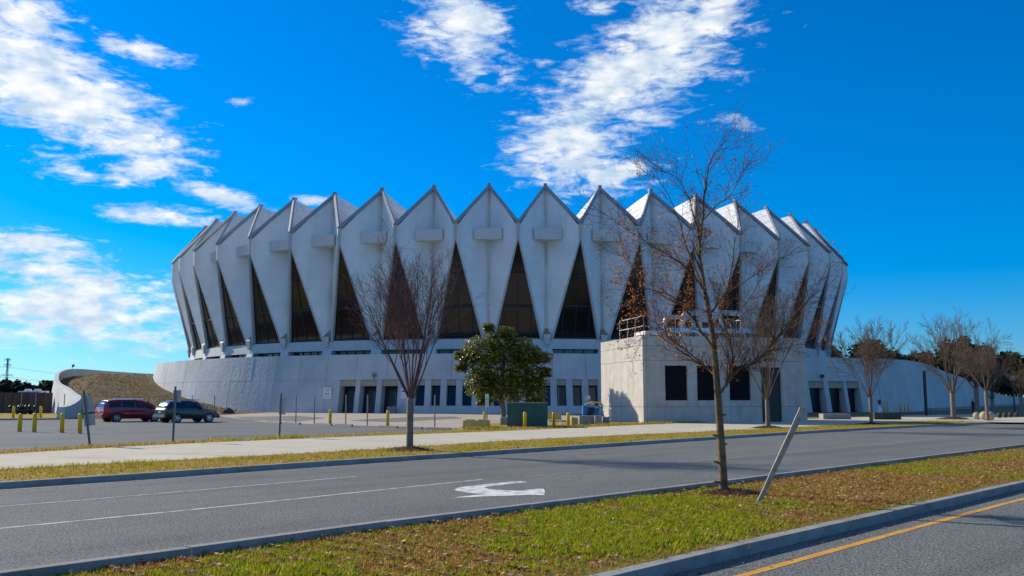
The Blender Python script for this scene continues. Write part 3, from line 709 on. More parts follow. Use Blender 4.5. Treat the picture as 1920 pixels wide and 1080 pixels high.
# wing wall on the right
ws0, ws1 = Vector((24.0, 121.6, 0)), Vector((51.5, 132.6, 0))
ww = [(51.5, 132.6, 7.55), (57, 136.2, 7.5), (64, 144.5, 7.3), (75, 162, 6.65), (90, 184, 5.5), (106, 208, 3.75), (121, 228, 2.5), (136, 246, 2.1)]
wing = curved_wall('wing_wall', 'long plain concrete wall running off from the arena behind the row of bare trees', ww, .5, (.17, 1), M_POD)
def straight_part():
    u = (ws1 - ws0).normalized(); n = Vector((u.y, -u.x, 0)); LN = (ws1 - ws0).length; off = wing.location.copy(); B = .17
    def blk(name, a, b, z0, z1, m, inset=0.0, th=1.2, bat=True, g=.012):
        def pt(s_, z, o): return ws0 + u * s_ + n * ((B * (7.55 - z) if bat else B * 4.0) - inset - o) + Vector((0, 0, z)) - off
        MB().hexa([pt(a + g, z0, 0), pt(b - g, z0, 0), pt(b - g, z0, th), pt(a + g, z0, th)], [pt(a + g, z1 - g, 0), pt(b - g, z1 - g, 0), pt(b - g, z1 - g, th), pt(a + g, z1 - g, th)]).build(name, m, wing)
    def sx(px):
        d = ray(px, 745); t = n.dot(ws0 + n * .7) / n.dot(d); return (Vector((d.x * t, d.y * t, 0)) - ws0).dot(u)
    ds = [(sx(a), sx(b)) for a, b in ((1517.5, 1546), (1554.5, 1583), (1588.5, 1612))]
    k = 7
    for i in range(k): blk('wall_panel', LN * i / k, LN * (i + 1) / k, 4.25, 7.55, M_POD)
    cur = 0.0
    for a, b in ds:
        blk('wall_panel', cur, a, -.05, 4.25, M_POD, g=.004); cur = b
        blk('header', a, b, 3.3, 4.25, M_BOUNCE, .2, .9, g=.003); blk('door', a, b, 0, 3.3, M_DOOR, 1.0, .1, False, 0)
    blk('wall_panel', cur, LN, -.05, 4.25, M_POD, g=.004)
straight_part()
mb = MB(); C = catmull(ww, 4)
for i in range(len(C) - 1):
    a, b = C[i], C[i + 1]
    d = Vector((b[0] - a[0], b[1] - a[1])).normalized(); n = Vector((d.y, -d.x))
    if i < 6: continue
    q0 = Vector(a[:2]) + n * (.9 + .12 * a[2]); q1 = Vector(b[:2]) + n * (.9 + .12 * b[2])
    mb.hexa([(*(q0 + n * .5), 0), (*(q1 + n * .5), 0), (*q1, 0), (*q0, 0)], [(*(q0 + n * .5), .45), (*(q1 + n * .5), .45), (*q1, .45), (*q0, .45)])
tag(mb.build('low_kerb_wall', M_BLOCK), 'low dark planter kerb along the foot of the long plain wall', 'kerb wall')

# ---------------------------------------------------------------- service building
c0 = G(1207, 793); e1 = Vector((.97, .243, 0)).normalized(); e2 = Vector((-e1.y, e1.x, 0)); rzb = atan2(e1.y, e1.x)
HB = AT(1207, 628.5, c0.y).z
sb = thing('service_building', 'flat-roofed concrete service building with three black louvres in front of the arena', 'building', c0, rzb)
BL, BD = 13.9, 9.9
def zpx(y): return AT(1207, y, c0.y).z
ZJ1, ZJ2, ZJ3 = zpx(647.5), zpx(675), zpx(763)
MB().box((BL / 2, BD / 2 + .12, HB / 2 - .1), (BL - .26, BD - .26, HB - .2)).build('core', M_DARK, sb)
def fx(px):                                                     # px -> distance along the front face
    d = ray(px, 720); # intersect with vertical plane through c0 along e1
    n = Vector((e1.y, -e1.x, 0)); t = n.dot(c0) / n.dot(d); return (Vector((d.x * t, d.y * t, 0)) - Vector((c0.x, c0.y, 0))).dot(e1)
xs_ = [0, fx(1246), fx(1368), fx(1428), fx(1465), BL]
louv = [(fx(1247.5), fx(1289)), (fx(1307.5), fx(1349)), (fx(1368), fx(1407.5))]
zl0, zl1 = AT(1289, 750.5, c0.y + 1).z, AT(1289, 686, c0.y + 1).z
zd = AT(1440, 689, c0.y + 2.5).z
G_ = .012
def wp_(x0, x1, z0, z1, th=.3): 
    if x1 - x0 < .05: return
    m = MB(); m.box(((x0 + x1) / 2, th / 2, (z0 + z1) / 2), (x1 - x0 - 2 * G_, th, z1 - z0 - 2 * G_)); m.build('wall_panel', M_BOX, sb)
zs = [0, ZJ3, ZJ2, ZJ1, HB]
xa = [0.31, xs_[1], xs_[2], BL]
for (z0, z1) in ((ZJ2, ZJ1), (ZJ1, HB)):
    for a, b in zip(xa[:-1], xa[1:]): wp_(a, b, z0, z1)
for a, b in ((.31, xs_[1]), (xs_[1], xs_[2]), (xs_[2], xs_[3]), (xs_[4], BL)): wp_(a, b, 0, ZJ3)
segs = [.31] + [v for l in louv for v in l] + [xs_[3]]
for i in range(0, len(segs), 2): wp_(segs[i], segs[i + 1], ZJ3, ZJ2)
for a, b in louv: wp_(a, b, ZJ3, zl0); wp_(a, b, zl1, ZJ2)
wp_(xs_[4], BL, ZJ3, ZJ2); wp_(xs_[3], xs_[4], zd, ZJ2)
for a, b in louv:
    f = MB().box(((a + b) / 2, .27, (zl0 + zl1) / 2), (b - a, .04, zl1 - zl0)).build('louvre', M_LOUV, sb)
    sl = MB(); n = 20
    for i in range(n):
        z = zl0 + (i + .5) * (zl1 - zl0) / n; sl.box(((a + b) / 2, .17, z), (b - a - .04, .14, .02), M=Matrix.Rotation(radians(-38), 3, 'X'))
    sl.build('slats', M_LOUV, f); f['kind'] = 'part'; del f['kind']
d_ = MB().box(((xs_[3] + xs_[4]) / 2, .2, zd / 2), (xs_[4] - xs_[3] - .04, .06, zd - .02)).build('door', M_DOOR, sb); MB().box((xs_[3] + .25, .14, 1.1), (.05, .06, .3)).build('handle', M_GALV, d_)
# left face panels with a rounded far corner
for z0, z1 in zip(zs[:-1], zs[1:]):
    m = MB(); r = .5; poly = [(0, 0), (.30, 0), (.30, BD), (r, BD)] + [(r - r * sin(a), BD - r + r * cos(a)) for a in [radians(t) for t in (0, 22, 45, 67, 90)]]
    m.prism([(x, y) for x, y in poly], z0 + G_, z1 - G_); m.build('side_panel', M_BOX, sb)
MB().box((BL / 2 + .1, BD / 2, HB - .09), (BL - .5, BD - .6, .1)).build('roof', M_ROOF, sb)
MB().box((BL - .1, BD / 2 + .2, HB / 2 - .02), (.28, BD - .5, HB - .06)).build('end_wall', M_BOX, sb)
MB().box((BL / 2, BD - .06, HB / 2 - .02), (BL - 1.3, .3, HB - .06)).build('back_wall', M_BOX, sb)
# rooftop plant
def up(px, py, depth):                                          # photo point on the plane parallel to the front, `depth` metres behind it -> building coordinates
    n = Vector((e1.y, -e1.x, 0)); o = Vector((c0.x, c0.y, 0)) + e2 * depth; d = ray(px, py); t = n.dot(o) / n.dot(d); p = Vector((d.x * t, d.y * t, CAMH + d.z * t))
    q = p - Vector((c0.x, c0.y, 0)); return Vector((q.dot(e1), q.dot(e2), q.z))
ZT = HB - .04
pl = thing('rooftop_ducts', 'shiny silver ducts and pipe loops on the roof of the service building', 'ductwork', c0 + Vector((0, 0, ZT)), rzb)
def rel(v): return Vector((v.x, v.y, v.z - ZT))
def loop(px0, px1, py, dep, r, name):
    a, b = rel(up(px0, py, dep)), rel(up(px1, py, dep)); z = a.z; a.z = b.z = z; k = .5
    pts = [Vector((a.x, a.y, .05)), Vector((a.x, a.y, z - k))] + [Vector((a.x + k - k * cos(t), a.y, z - k + k * sin(t))) for t in (.4, .8, 1.2)] + [Vector((a.x + k, a.y, z))]
    pts += [Vector((b.x - k, a.y, z))] + [Vector((b.x - k + k * sin(t), a.y, z - k + k * cos(t))) for t in (.4, .8, 1.2)] + [Vector((b.x, a.y, z - k)), Vector((b.x, a.y, .05))]
    MB().tube(pts, r, 12).build(name, M_ALU, pl, True)
loop(1246, 1300, 594, 2.6, .17, 'pipe_loop'); loop(1280, 1352, 587, 3.4, .20, 'pipe_loop'); loop(1338, 1392, 586, 3.9, .20, 'pipe_loop')
a, b = rel(up(1257, 618, 2.0)), rel(up(1416, 618, 2.0)); MB().box(((a.x + b.x) / 2, a.y + .5, a.z), (b.x - a.x, 1.0, .36)).build('trunk_duct', M_ALU, pl)
m = MB()
for i in range(8): m.box((a.x + .3 + i * (b.x - a.x - .6) / 7, a.y + .5, a.z / 2 - .08), (.12, .9, max(.05, a.z - .18)))
m.build('duct_supports', M_WOOD, pl)
m = MB()
for px0, px1 in ((1257, 1273), (1286, 1305), (1325, 1348), (1360, 1386)):
    a, b = rel(up(px0, 600, 3.0)), rel(up(px1, 612, 3.0)); m.box(((a.x + b.x) / 2, a.y + 1.2, .95), (b.x - a.x, .7, 1.1))
m.build('gap_boxes', M_BLACK, pl)  # plain black boxes closing the gaps behind the pipe loops
def railing(name, label, pts, h, n):
    r = thing(name, label, 'railing', c0 + Vector((0, 0, ZT)), rzb)
    for z in (h, h * .5): MB().tube([p + Vector((0, 0, z)) for p in pts], .028, 6).build('rail', M_ALU, r)
    for a, b in zip(pts[:-1], pts[1:]):
        for i in range(n + 1):
            p = a.lerp(b, i / n); MB().tube([p, p + Vector((0, 0, h))], .028, 6).build('post', M_ALU, r)
railing('roof_railing', 'slim metal guard railing at the sunlit corner of the service building roof', [Vector((.25, 5.5, 0)), Vector((.25, .3, 0)), Vector((2.9, .3, 0))], 1.55, 3)
railing('roof_railing', 'short metal railing at the far end of the rooftop ducts', [Vector((7.6, 1.1, 0)), Vector((9.0, 1.1, 0)), Vector((9.0, 3, 0))], 1.5, 2)
tag(MB().box((0, 0, .22), (1.9, 2.3, .44)).build('roof_kerb_block', M_WHITEP), 'low pale block under the guard railing on the service building roof', 'block').location = c0 + e1 * 1.5 + e2 * 1.9 + Vector((0, 0, ZT))
bpy.data.objects['roof_kerb_block'].rotation_euler = (0, 0, rzb)

# ---------------------------------------------------------------- street furniture
def bollard_mesh(r, h):
    return MB().lathe([(r, -.05), (r, h - r * .8), (r * .88, h - r * .4), (r * .55, h - r * .1), (.01, h)], n=14).mesh('bollard', M_YEL, True)
def bollard(px, py, top, wpx, label, group, z=0.0):
    p = G(px, py); k = p.y / FPX; h = (py - top) * k * 1.01; r = wpx * k / 2
    o = thing('bollard', label, 'bollard', (p.x, p.y, z), ru(0, 6), group)
    link('post', bollard_mesh(r, h), o); MB().lathe([(r * 1.25, -.04), (r * 1.25, .02), (r * 1.02, .05)], n=14).build('collar', M_BLOCK, o)
    o.rotation_euler = (ru(-.02, .02), ru(-.02, .02), 0)
    return o
for px, py, tp in ((36.5, 810, 776), (64, 811, 775.5), (116, 812, 775.5), (149.5, 813.5, 776)): bollard(px, py, tp, 7.5, 'yellow bollard in the row of four near the leaning signpost', 'row of four bollards in the car park')
for px, py, tp in ((24.5, 784.5, 762), (76, 783.5, 762)): bollard(px, py, tp, 5, 'smaller yellow bollard on the grass edge near the board fence', 'bollards on the grass edge')
bollard(619, 797, 768.5, 5.5, 'yellow bollard in front of the white notice board', None)
bollard(727, 799.5, 770, 6, 'yellow bollard in front of the third left entrance door', None)
bollard(908.5, 788, 772.5, 5.5, 'yellow bollard behind the faded yellow concrete block', None)
bollard(984, 802.5, 773, 6.5, 'yellow bollard standing before the green transformer cabinet', None)
bollard(1038.5, 800, 773.5, 6, 'yellow bollard right of the green transformer cabinet beside a bench', None)
bollard(1065.5, 799, 774, 6, 'yellow bollard against the small yellow concrete blocks', None)
for px, w_ in ((1659, 2.4), (1665, 2.4), (1689, 2.4), (1697, 2.4), (1703, 2.4)): bollard(px, 774, 755, w_, 'thin yellow post against the shaded wall behind the dark low wall', 'thin yellow posts by the shaded wall')
# signposts seen from behind
def sign_back(px, py, toppx, toppy, plates, label):
    p = G(px, py); q = AT(toppx, toppy, p.y); r = thing('signpost', label, 'signpost', p); d = q - p
    ch = MB(); w_ = .04
    zz_ = d.normalized(); yy_ = zz_.cross(Vector((1, 0, 0))).normalized(); M = Matrix((yy_.cross(zz_), yy_, zz_)).transposed()
    for c, s in (((0, .012, .5), (.075, .012, 1)), ((-.032, -.01, .5), (.012, .05, 1)), ((.032, -.01, .5), (.012, .05, 1))):
        ch.box(M @ Vector((c[0], c[1], d.length * .5)), (s[0], s[1], d.length + .3), M=M)
    ch.build('post', M_GALV, r)
    for f, h, w2, rz in plates:
        c = M @ Vector((.06, .06, d.length * f)); R = M @ Matrix.Rotation(rz, 3, 'Z')
        b = MB(); b.box(c, (w2, .012, h), M=R); b.build('sign_plate', M_SREAR, r)
        MB().box(c + R @ Vector((0, .009, 0)), (w2 - .02, .005, h - .02), M=R).build('sign_face', M_SWHITE, r)
sign_back(169, 837, 158, 739, ((.80, .62, .42, .2), (.50, .45, .40, .2)), 'leaning galvanised signpost with two plates seen from behind')
sign_back(324.5, 829.5, 329, 731, ((.88, .50, .33, .0),), 'upright galvanised signpost with one plate in front of the dark car')
sign_back(524, 821.5, 527.5, 743, ((.76, .75, .30, .35),), 'galvanised signpost with a narrow plate on the grass strip beside the wheel stops')
for i, (px, py, tp) in enumerate(((554.5, 792.5, 741), (589, 794.5, 743), (648, 796, 741), (688.5, 798, 741), (815, 801, 741))):
    p = G(px, py); h = (py - tp) * p.y / FPX
    MBp = MB().tube([(0, 0, -.1), (0, 0, h)], .045, 8)
    tag(MBp.build('metal_post', M_GALV), ('bare grey metal post on the tan apron, furthest of its row from the entrance doors', 'bare grey metal post between the furthest post and the yellow bollard at the notice board', 'bare grey metal post in line with the first left entrance door', 'bare grey metal post in line with the middle left entrance door')[i] if i < 4 else 'bare grey metal post near the faded yellow concrete block', 'post', 'bare metal posts behind the wheel stops' if i < 4 else None).location = (p.x, p.y, 0)
for px, py, tp in ((119, 776, 739), (277, 771, 742), (297, 771, 743), (359, 773, 741), (401, 775, 742)):
    p = G(px, py + 6); h = (py + 6 - tp) * p.y / FPX
    tag(MB().tube([(0, 0, -.1), (0, 0, h)], .05, 6).build('metal_post', M_GALV), 'slim grey post at the foot of the grass bank behind the parked cars', 'post', 'slim posts along the foot of the bank').location = (p.x, p.y, 0)
# accessible-parking sign facing the camera
p = G(913, 799); r = thing('parking_sign', 'white upright accessible-parking sign with blue wheelchair mark by the magnolia', 'sign', p)
k = p.y / FPX; MB().tube([(0, 0, -.1), (0, 0, 59 * k)], .04, 8).build('post', M_GALV, r)
MB().box((0, -.05, 47 * k), (6.8 * k, .015, 24.5 * k)).build('sign_plate', M_SWHITE, r)
MB().box((0, -.062, 50 * k), (3.6 * k, .008, 5.2 * k)).build('blue_square', M_SBLUE, r)
m = MB(); m.lathe([(.045, -.075), (.045, -.068)], (-.01, 0, 51.6 * k), 10, 'Y'); m.box((0, -.071, 50.3 * k), (.05, .006, .14)); m.box((.04, -.071, 49.6 * k), (.12, .006, .04)); m.build('wheelchair_mark', M_SWHITE, r)
m = MB()
for z in (43.5, 42.2, 38.2): m.box((0, -.062, z * k), (4.6 * k, .008, .6 * k))
m.build('green_lettering', M_SGREEN, r)
# wheel stops
for a, b, y in ((501, 527, 793.5), (533, 563, 795.5), (592, 622, 797.5), (629, 661, 799), (710, 746, 802.5), (754, 792, 804.5), (801, 844, 806)):
    p, q = G(a, y), G(b, y + 1.0); d = q - p; ln = d.length; rz = atan2(d.y, d.x); m = MB(); w_, h_ = .09, .14
    prof = [(-.11, 0), (.11, 0), (.07, h_), (-.07, h_)]
    m.hexa([(-ln / 2, -.11, 0), (ln / 2, -.11, 0), (ln / 2, .11, 0), (-ln / 2, .11, 0)], [(-ln / 2 + .05, -.07, h_), (ln / 2 - .05, -.07, h_), (ln / 2 - .05, .07, h_), (-ln / 2 + .05, .07, h_)])
    o = m.build('wheel_stop', M_BLOCK); o.location = (p + q) / 2 + Vector((0, 0, .012)); o.rotation_euler = (0, 0, rz)
    tag(o, 'low concrete wheel stop in the row across the car park', 'wheel stop', 'wheel stops in the car park')
# green transformer cabinet
pa, pb = G(954.5, 802), G(1023, 801); L_ = (pb - pa).length; H_ = 45 * pa.y / FPX
r = thing('transformer_cabinet', 'dark green metal transformer cabinet on the grass beside the magnolia', 'cabinet', (pa + pb) / 2 + Vector((0, .9, 0)))
MB().box((0, 0, H_ / 2), (L_, 1.8, H_)).build('body', M_GREEN, r); MB().box((0, 0, H_ + .025), (L_ + .06, 1.86, .05)).build('lid', M_GALV, r)
MB().box((0, -.92, H_ * .36), (L_ * .38, .03, H_ * .62)).build('door', M_GREEN, r); MB().box((0, -.92, H_ * .93), (L_ * .38, .03, H_ * .08)).build('vent', M_GREEN, r)
MB().box((0, 0, -.02), (L_ + .3, 2.1, .12)).build('plinth', M_BLOCK, r)
def block(px0, px1, pyb, pyt, dep, m, label, name='concrete_block', rz=0.0, notch=True):
    a, b = G(px0, pyb), G(px1, pyb); w_ = (b - a).length; h = (pyb - pyt) * a.y / FPX
    o = MB(); o.hexa([(-w_ / 2, -dep / 2, -.02), (w_ / 2, -dep / 2, -.02), (w_ / 2, dep / 2, -.02), (-w_ / 2, dep / 2, -.02)], [(-w_ / 2 + .02, -dep / 2 + .02, h), (w_ / 2 - .02, -dep / 2 + .02, h), (w_ / 2 - .02, dep / 2 - .02, h), (-w_ / 2 + .02, dep / 2 - .02, h)])
    if notch:
        for s in (-.25, .25): o.box((s * w_, 0, h + .03), (w_ * .3, dep * .7, .06))
    e = o.build(name, m); e.location = (a + b) / 2 + Vector((0, dep / 2, 0)); e.rotation_euler = (0, 0, rz); tag(e, label, 'block'); return e
block(869, 917, 804.5, 788.5, 1.0, M_YBLOCK, 'long faded yellow concrete block by the accessible-parking sign', rz=radians(-6))
block(938, 956, 797, 783, .9, M_BLOCK, 'grey concrete block at the foot of the magnolia trunk', notch=False)
block(1071, 1078, 799, 782.5, .7, M_YBLOCK, 'small faded yellow concrete block right behind a bollard', notch=False)
block(1078.5, 1084, 799, 783, .7, M_YBLOCK, 'small faded yellow concrete block beside its twin and the grey barrier', notch=False)
block(1086, 1115, 796, 780, .8, M_BLOCK, 'long grey concrete barrier under the blue machine', notch=False)
block(1115.5, 1129, 796.5, 780, .85, M_KERB, 'pale stained concrete block at the end of the grey barrier', notch=False)
block(1130, 1143.5, 796, 782, .8, M_BLOCK, 'short dark concrete block beside the sunlit building wall', notch=False)
# bench behind the bollard
p = G(1040, 797); r = thing('bench', 'small pale bench between the transformer cabinet and the yellow blocks', 'bench', p)
MB().box((0, .2, .62), (.95, .06, .45)).build('backrest', M_YBLOCK, r); MB().box((0, 0, .40), (.95, .4, .05)).build('seat', M_YBLOCK, r)
for s in (-.42, .42): MB().box((s, .05, .2), (.07, .4, .4)).build('leg', M_WHITEP, r)
# blue light-tower machine
p = G(1107, 787.5); k = p.y / FPX; r = thing('light_tower', 'blue towable light tower with folded yellow mast and lamp heads', 'machine', p)
MB().hexa([(-15 * k, -.6, .35), (15 * k, -.6, .35), (15 * k, .6, .35), (-15 * k, .6, .35)], [(-14 * k, -.55, 1.25), (14 * k, -.55, 1.0), (14 * k, .55, 1.0), (-14 * k, .55, 1.25)]).build('housing', M_BLUE, r)
MB().box((.05, -.62, .85), (.55, .04, .5)).build('control_panel', M_BLACK, r)
for x in (-.25, .62): MB().lathe([(.08, -.66), (.08, -.6)], (x, 0, .6 if x < 0 else .9), 10, 'Y').build('knob', M_BLACK, r)
for s in (-.65, .65): MB().lathe([(.30, s - .09), (.30, s + .09)], (-.1, 0, .30), 14, 'Y').build('wheel', M_RUB, r)
MB().tube([(-.5, 0, 1.25), (.1, 0, 1.55), (1.0, 0, 1.42)], .07, 8).build('mast', M_YEL, r)
for x, y, z, t in ((-.15, -.15, 1.85, -.9), (.1, -.3, 1.32, .6), (1.15, -.1, 1.12, .2), (.9, -.4, 1.1, .5)):
    h = MB().lathe([(.06, -.12), (.14, -.05), (.22, .1), (.23, .13)], n=12).build('lamp_head', M_ALU, r); h.location = (x, y, z); h.rotation_euler = (t, .6 * t, 0)
MB().tube([(-1.2, 0, .4), (-.6, 0, .45)], .05, 6).build('tow_bar', M_BLACK, r)
# low walls and things on the right
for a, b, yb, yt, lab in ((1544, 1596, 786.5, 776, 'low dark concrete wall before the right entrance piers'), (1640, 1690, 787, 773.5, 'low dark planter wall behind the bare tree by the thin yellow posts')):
    p, q = G(a, yb), G(b, yb); h = (yb - yt) * p.y / FPX; o = MB().box((0, 0, h / 2), ((q - p).length, 1.2, h)).build('low_wall', M_ROCK_SHADE if a > 1600 else M_BLOCK); o.location = (p + q) / 2 + Vector((0, .6, 0)); tag(o, lab, 'wall')
p = G(1650, 777); r = thing('fire_hydrant', 'small hydrant with dark red bonnet above the dark planter wall', 'hydrant', p)
MB().lathe([(.32, 0), (.3, .5), (.16, .8), (.14, 1.1)], n=12).build('base', M_SWHITE, r); MB().lathe([(.13, 1.1), (.12, 1.35)], n=12).build('barrel', M_BLACK, r)
MB().lathe([(.2, 1.35), (.24, 1.5), (.15, 1.68), (.02, 1.74)], n=12).build('bonnet', M_HRED, r)
p = G(1737, 779.5); o = MB().box((0, 0, 2.4), (.24, .24, 4.9)).build('dark_post', M_BLACK); o.location = p; tag(o, 'tall slim black post in front of the shaded wall', 'post')
for i, (px, py, d_) in enumerate(((1832, 787, 15), (1846, 788, 16.5), (1857, 788.5, 16.5), (1874, 784, 10), (1885, 783.5, 10), (1895, 783, 10), (1907, 782.5, 10))):
    p = G(px, py); R_ = d_ * p.y / FPX / 2
    o = thing('ball_bollard', 'large tan concrete ball at the corner of the side entrance' if i < 3 else 'smaller concrete ball standing in shade beyond the tan ones', 'ball bollard', p, 0, 'tan concrete balls' if i < 3 else 'shaded concrete balls')
    s = MB(); s.lathe([(R_ * .45, 0)] + [(R_ * sin(a), R_ - R_ * cos(a)) for a in [radians(t) for t in range(30, 180, 15)]] + [(.01, 2 * R_)], n=20); s.build('ball', M_BALL if i < 3 else M_ROCK_SHADE, o, True)  # far balls get the dark material: their shade is put into the colour
    MB().lathe([(R_ * .55, -.05), (R_ * .5, .06)], n=16).build('foot', M_BLOCK, o)
p = G(1903, 778); r = thing('globe_lamp', 'street lamp with a white globe among the far bare trees', 'lamp', p); h = (778 - 711) * p.y / FPX
MB().tube([(0, 0, 0), (0, 0, h - .3)], [.1, .06], 8).build('post', M_BLACK, r); MB().lathe([(.02, -.35)] + [(.36 * sin(radians(a)), -.36 * cos(radians(a))) for a in range(20, 180, 20)] + [(.01, .36)], (0, 0, h), 14).build('globe', M_SWHITE, r, True)
# boulder at the podium foot
def rock(px, py, w_, label):
    p = G(px, py); bm = bmesh.new(); bmesh.ops.create_icosphere(bm, subdivisions=3, radius=1)
    for v in bm.verts:
        n = v.co.normalized(); k = 1 + .22 * noise.noise(n * 1.7 + Vector((px, 0, 0))); v.co = Vector((n.x * k, n.y * k, max(-.15, n.z * k * 1.0)))
    me = bpy.data.meshes.new('boulder'); bm.to_mesh(me); bm.free(); me.materials.append(M_ROCK_SHADE); o = link('boulder', me, None, p); o.scale = (w_, w_ * .8, w_ * 1.05); tag(o, label, 'boulder')
rock(427, 776, .75, 'dark rounded boulder at the foot of the podium wall')
# leaning tree stake
b0, t0 = G(1422, 944), AT(1505, 766, 16.3); r = thing('tree_stake', 'weathered leaning timber stake with a splintered top beside the median tree', 'stake', b0); d = t0 - b0; M = d.to_track_quat('Z', 'Y').to_matrix()
bm_ = MB(); n = 10; pr = [(-.042, -.042), (.042, -.042), (.05, .0), (.042, .042), (-.042, .042), (-.05, 0)]
vs = []
for i in range(n + 1):
    f = i / n; k = .85 + .35 * f
    for x, y in pr: vs.append(M @ Vector((x * k + ru(-.003, .003), y * k + ru(-.003, .003), d.length * f - (.12 if i == 0 else 0))))
bm_.add(vs, [(i * 6 + j, i * 6 + (j + 1) % 6, (i + 1) * 6 + (j + 1) % 6, (i + 1) * 6 + j) for i in range(n) for j in range(6)] + [tuple(n * 6 + j for j in range(6))])
bm_.build('post', M_WOOD, r)
m = MB()
for i in range(7):
    x, y = ru(-.045, .045), ru(-.045, .045); a = M @ Vector((x, y, d.length - .25)); b = M @ Vector((x * 1.25, y * 1.25, d.length + ru(-.02, .06))); m.tube([a, b], [.018, .010], 4)
m.build('splinters', M_WOOD, r)

# ---------------------------------------------------------------- cars
def car(name, label, st, L_rear, wheelbase, track, paint, wheel_r, near_rear_px, heading, side_win, rear_glass, wind, extras):
    # st: list of (x, zb, zs, zt, wb, ws, wt)
    st = sorted(st)
    def at(x):
        for a, b in zip(st[:-1], st[1:]):
            if a[0] <= x <= b[0]:
                t = (x - a[0]) / (b[0] - a[0]); return [p + (q - p) * t for p, q in zip(a, b)]
        return list(st[-1] if x > st[-1][0] else st[0])
    gp = G(*near_rear_px); hd = Vector((cos(heading), sin(heading), 0)); lf = Vector((-hd.y, hd.x, 0))
    org = gp + lf * (track / 2)
    r = thing(name, label, 'car', (org.x, org.y, .012), heading)
    X = [s[0] for s in st]; mids = []
    for a, b in zip(X[:-1], X[1:]): mids += [a, (a + b) / 2]
    mids.append(X[-1]); mb = MB(); rings = []
    for x in mids:
        _, zb, zs_, zt, wb, ws, wt = at(x); zm = zb + (zs_ - zb) * .5
        half = [(wb * .9, zb), (wb, zb + .06), (ws * 1.015, zm), (ws, zs_), (wt + (ws - wt) * .06, zt - .05 if zt - zs_ > .2 else zt - .02), (wt * .85, zt), (0, zt + .015)]
        rings.append([(x, -y, z) for y, z in half] + [(x, y, z) for y, z in reversed(half[:-1])])
    n = len(rings[0]); vs = [p for q in rings for p in q]
    fs = [(i * n + j, i * n + (j + 1) % n, (i + 1) * n + (j + 1) % n, (i + 1) * n + j) for i in range(len(rings) - 1) for j in range(n)]
    fs += [tuple(range(n)), tuple(reversed(range((len(rings) - 1) * n, len(rings) * n)))]
    mb.add(vs, fs); body = mb.build('body', paint, r, True)
    md = body.modifiers.new('bev', 'BEVEL'); md.width = .02; md.segments = 2; md.limit_method = 'ANGLE'; md.angle_limit = radians(35)
    def side(x, t, s, off=.012):
        _, zb, zs_, zt, wb, ws, wt = at(x); y = ws + (wt - ws) * t; z = zs_ + (zt - .05 - zs_) * t; return Vector((x, s * (y + off), z))
    for s in (-1, 1):
        for quad in side_win:                                  # [(x, t) ...]
            m = MB(); q = [side(x, t, s) for x, t in quad]; m.add(q, [tuple(range(len(q)))]); m.build('side_window', M_CGLASS, r)
        for x, z, w_, h_ in extras['tail']: m = MB(); m.box((x, s * (at(x)[5] - w_ / 2 + .015), z), (.16, w_, h_)); m.build('tail_lamp', M_TAIL, r)
        for x, z in extras['head']: m = MB(); m.box((x, s * (at(x)[5] - .16), z), (.22, .34, .14)); m.build('headlamp', M_HEAD, r)
        m = MB(); mx = extras['mirror']; _, zb, zs_, zt, wb, ws, wt = at(mx); m.hexa([(mx - .07, s * ws, zs_ - .02), (mx + .07, s * ws, zs_ - .02), (mx + .05, s * (ws + .2), zs_), (mx - .08, s * (ws + .2), zs_)], [(mx - .07, s * ws, zs_ + .14), (mx + .07, s * ws, zs_ + .10), (mx + .05, s * (ws + .2), zs_ + .14), (mx - .08, s * (ws + .2), zs_ + .16)]); m.build('mirror', paint, r)
        for zz, c_, m_ in extras['strip']:
            m = MB(); x0, x1 = c_; m.box(((x0 + x1) / 2, s * (at((x0 + x1) / 2)[5] * 1.015 + .008), zz), (x1 - x0, .02, .05)); m.build('side_moulding', m_, r)
        m = MB(); m.box((wheelbase * .40, s * (at(1)[6] * .92), at(1)[3] + .04), (1.9, .04, .04)); m.build('roof_rail', M_BLACK if paint is M_NAVY else M_CHROME, r)
        for wx in (0, wheelbase):
            m = MB(); m.lathe([(wheel_r + .055, s * (track / 2 - .1)), (wheel_r + .055, s * (at(wx)[5] * 1.015 + .012))], (wx, 0, wheel_r + .01), 20, 'Y'); m.build('wheel_arch', M_BLACK, r)
            w = MB().lathe([(wheel_r * .6, -.12), (wheel_r * .95, -.11), (wheel_r, -.07), (wheel_r, .07), (wheel_r * .95, .11), (wheel_r * .6, .12)], n=22, axis='Y').build('wheel', M_RUB, r)
            w.location = (wx, s * (at(wx)[5] * 1.015 - .085), wheel_r)
            m = MB(); yy = s * .115
            m.lathe([(.05, yy - .02), (.05, yy + .02)], n=10, axis='Y')
            for a in range(5):
                an = 2 * pi * a / 5; u = Vector((cos(an), 0, sin(an))); p_ = Vector((-sin(an), 0, cos(an)))
                q = [u * .04 - p_ * .045, u * .04 + p_ * .045, u * wheel_r * .66 + p_ * .03, u * wheel_r * .66 - p_ * .03]
                m.hexa([v + Vector((0, yy - .012, 0)) for v in q], [v + Vector((0, yy + .012, 0)) for v in q])
            m.tube([Vector((cos(t) * wheel_r * .66, yy, sin(t) * wheel_r * .66)) for t in [2 * pi * i / 20 for i in range(21)]], .022, 5, False)
            m.build('rim', M_RIMW, w)
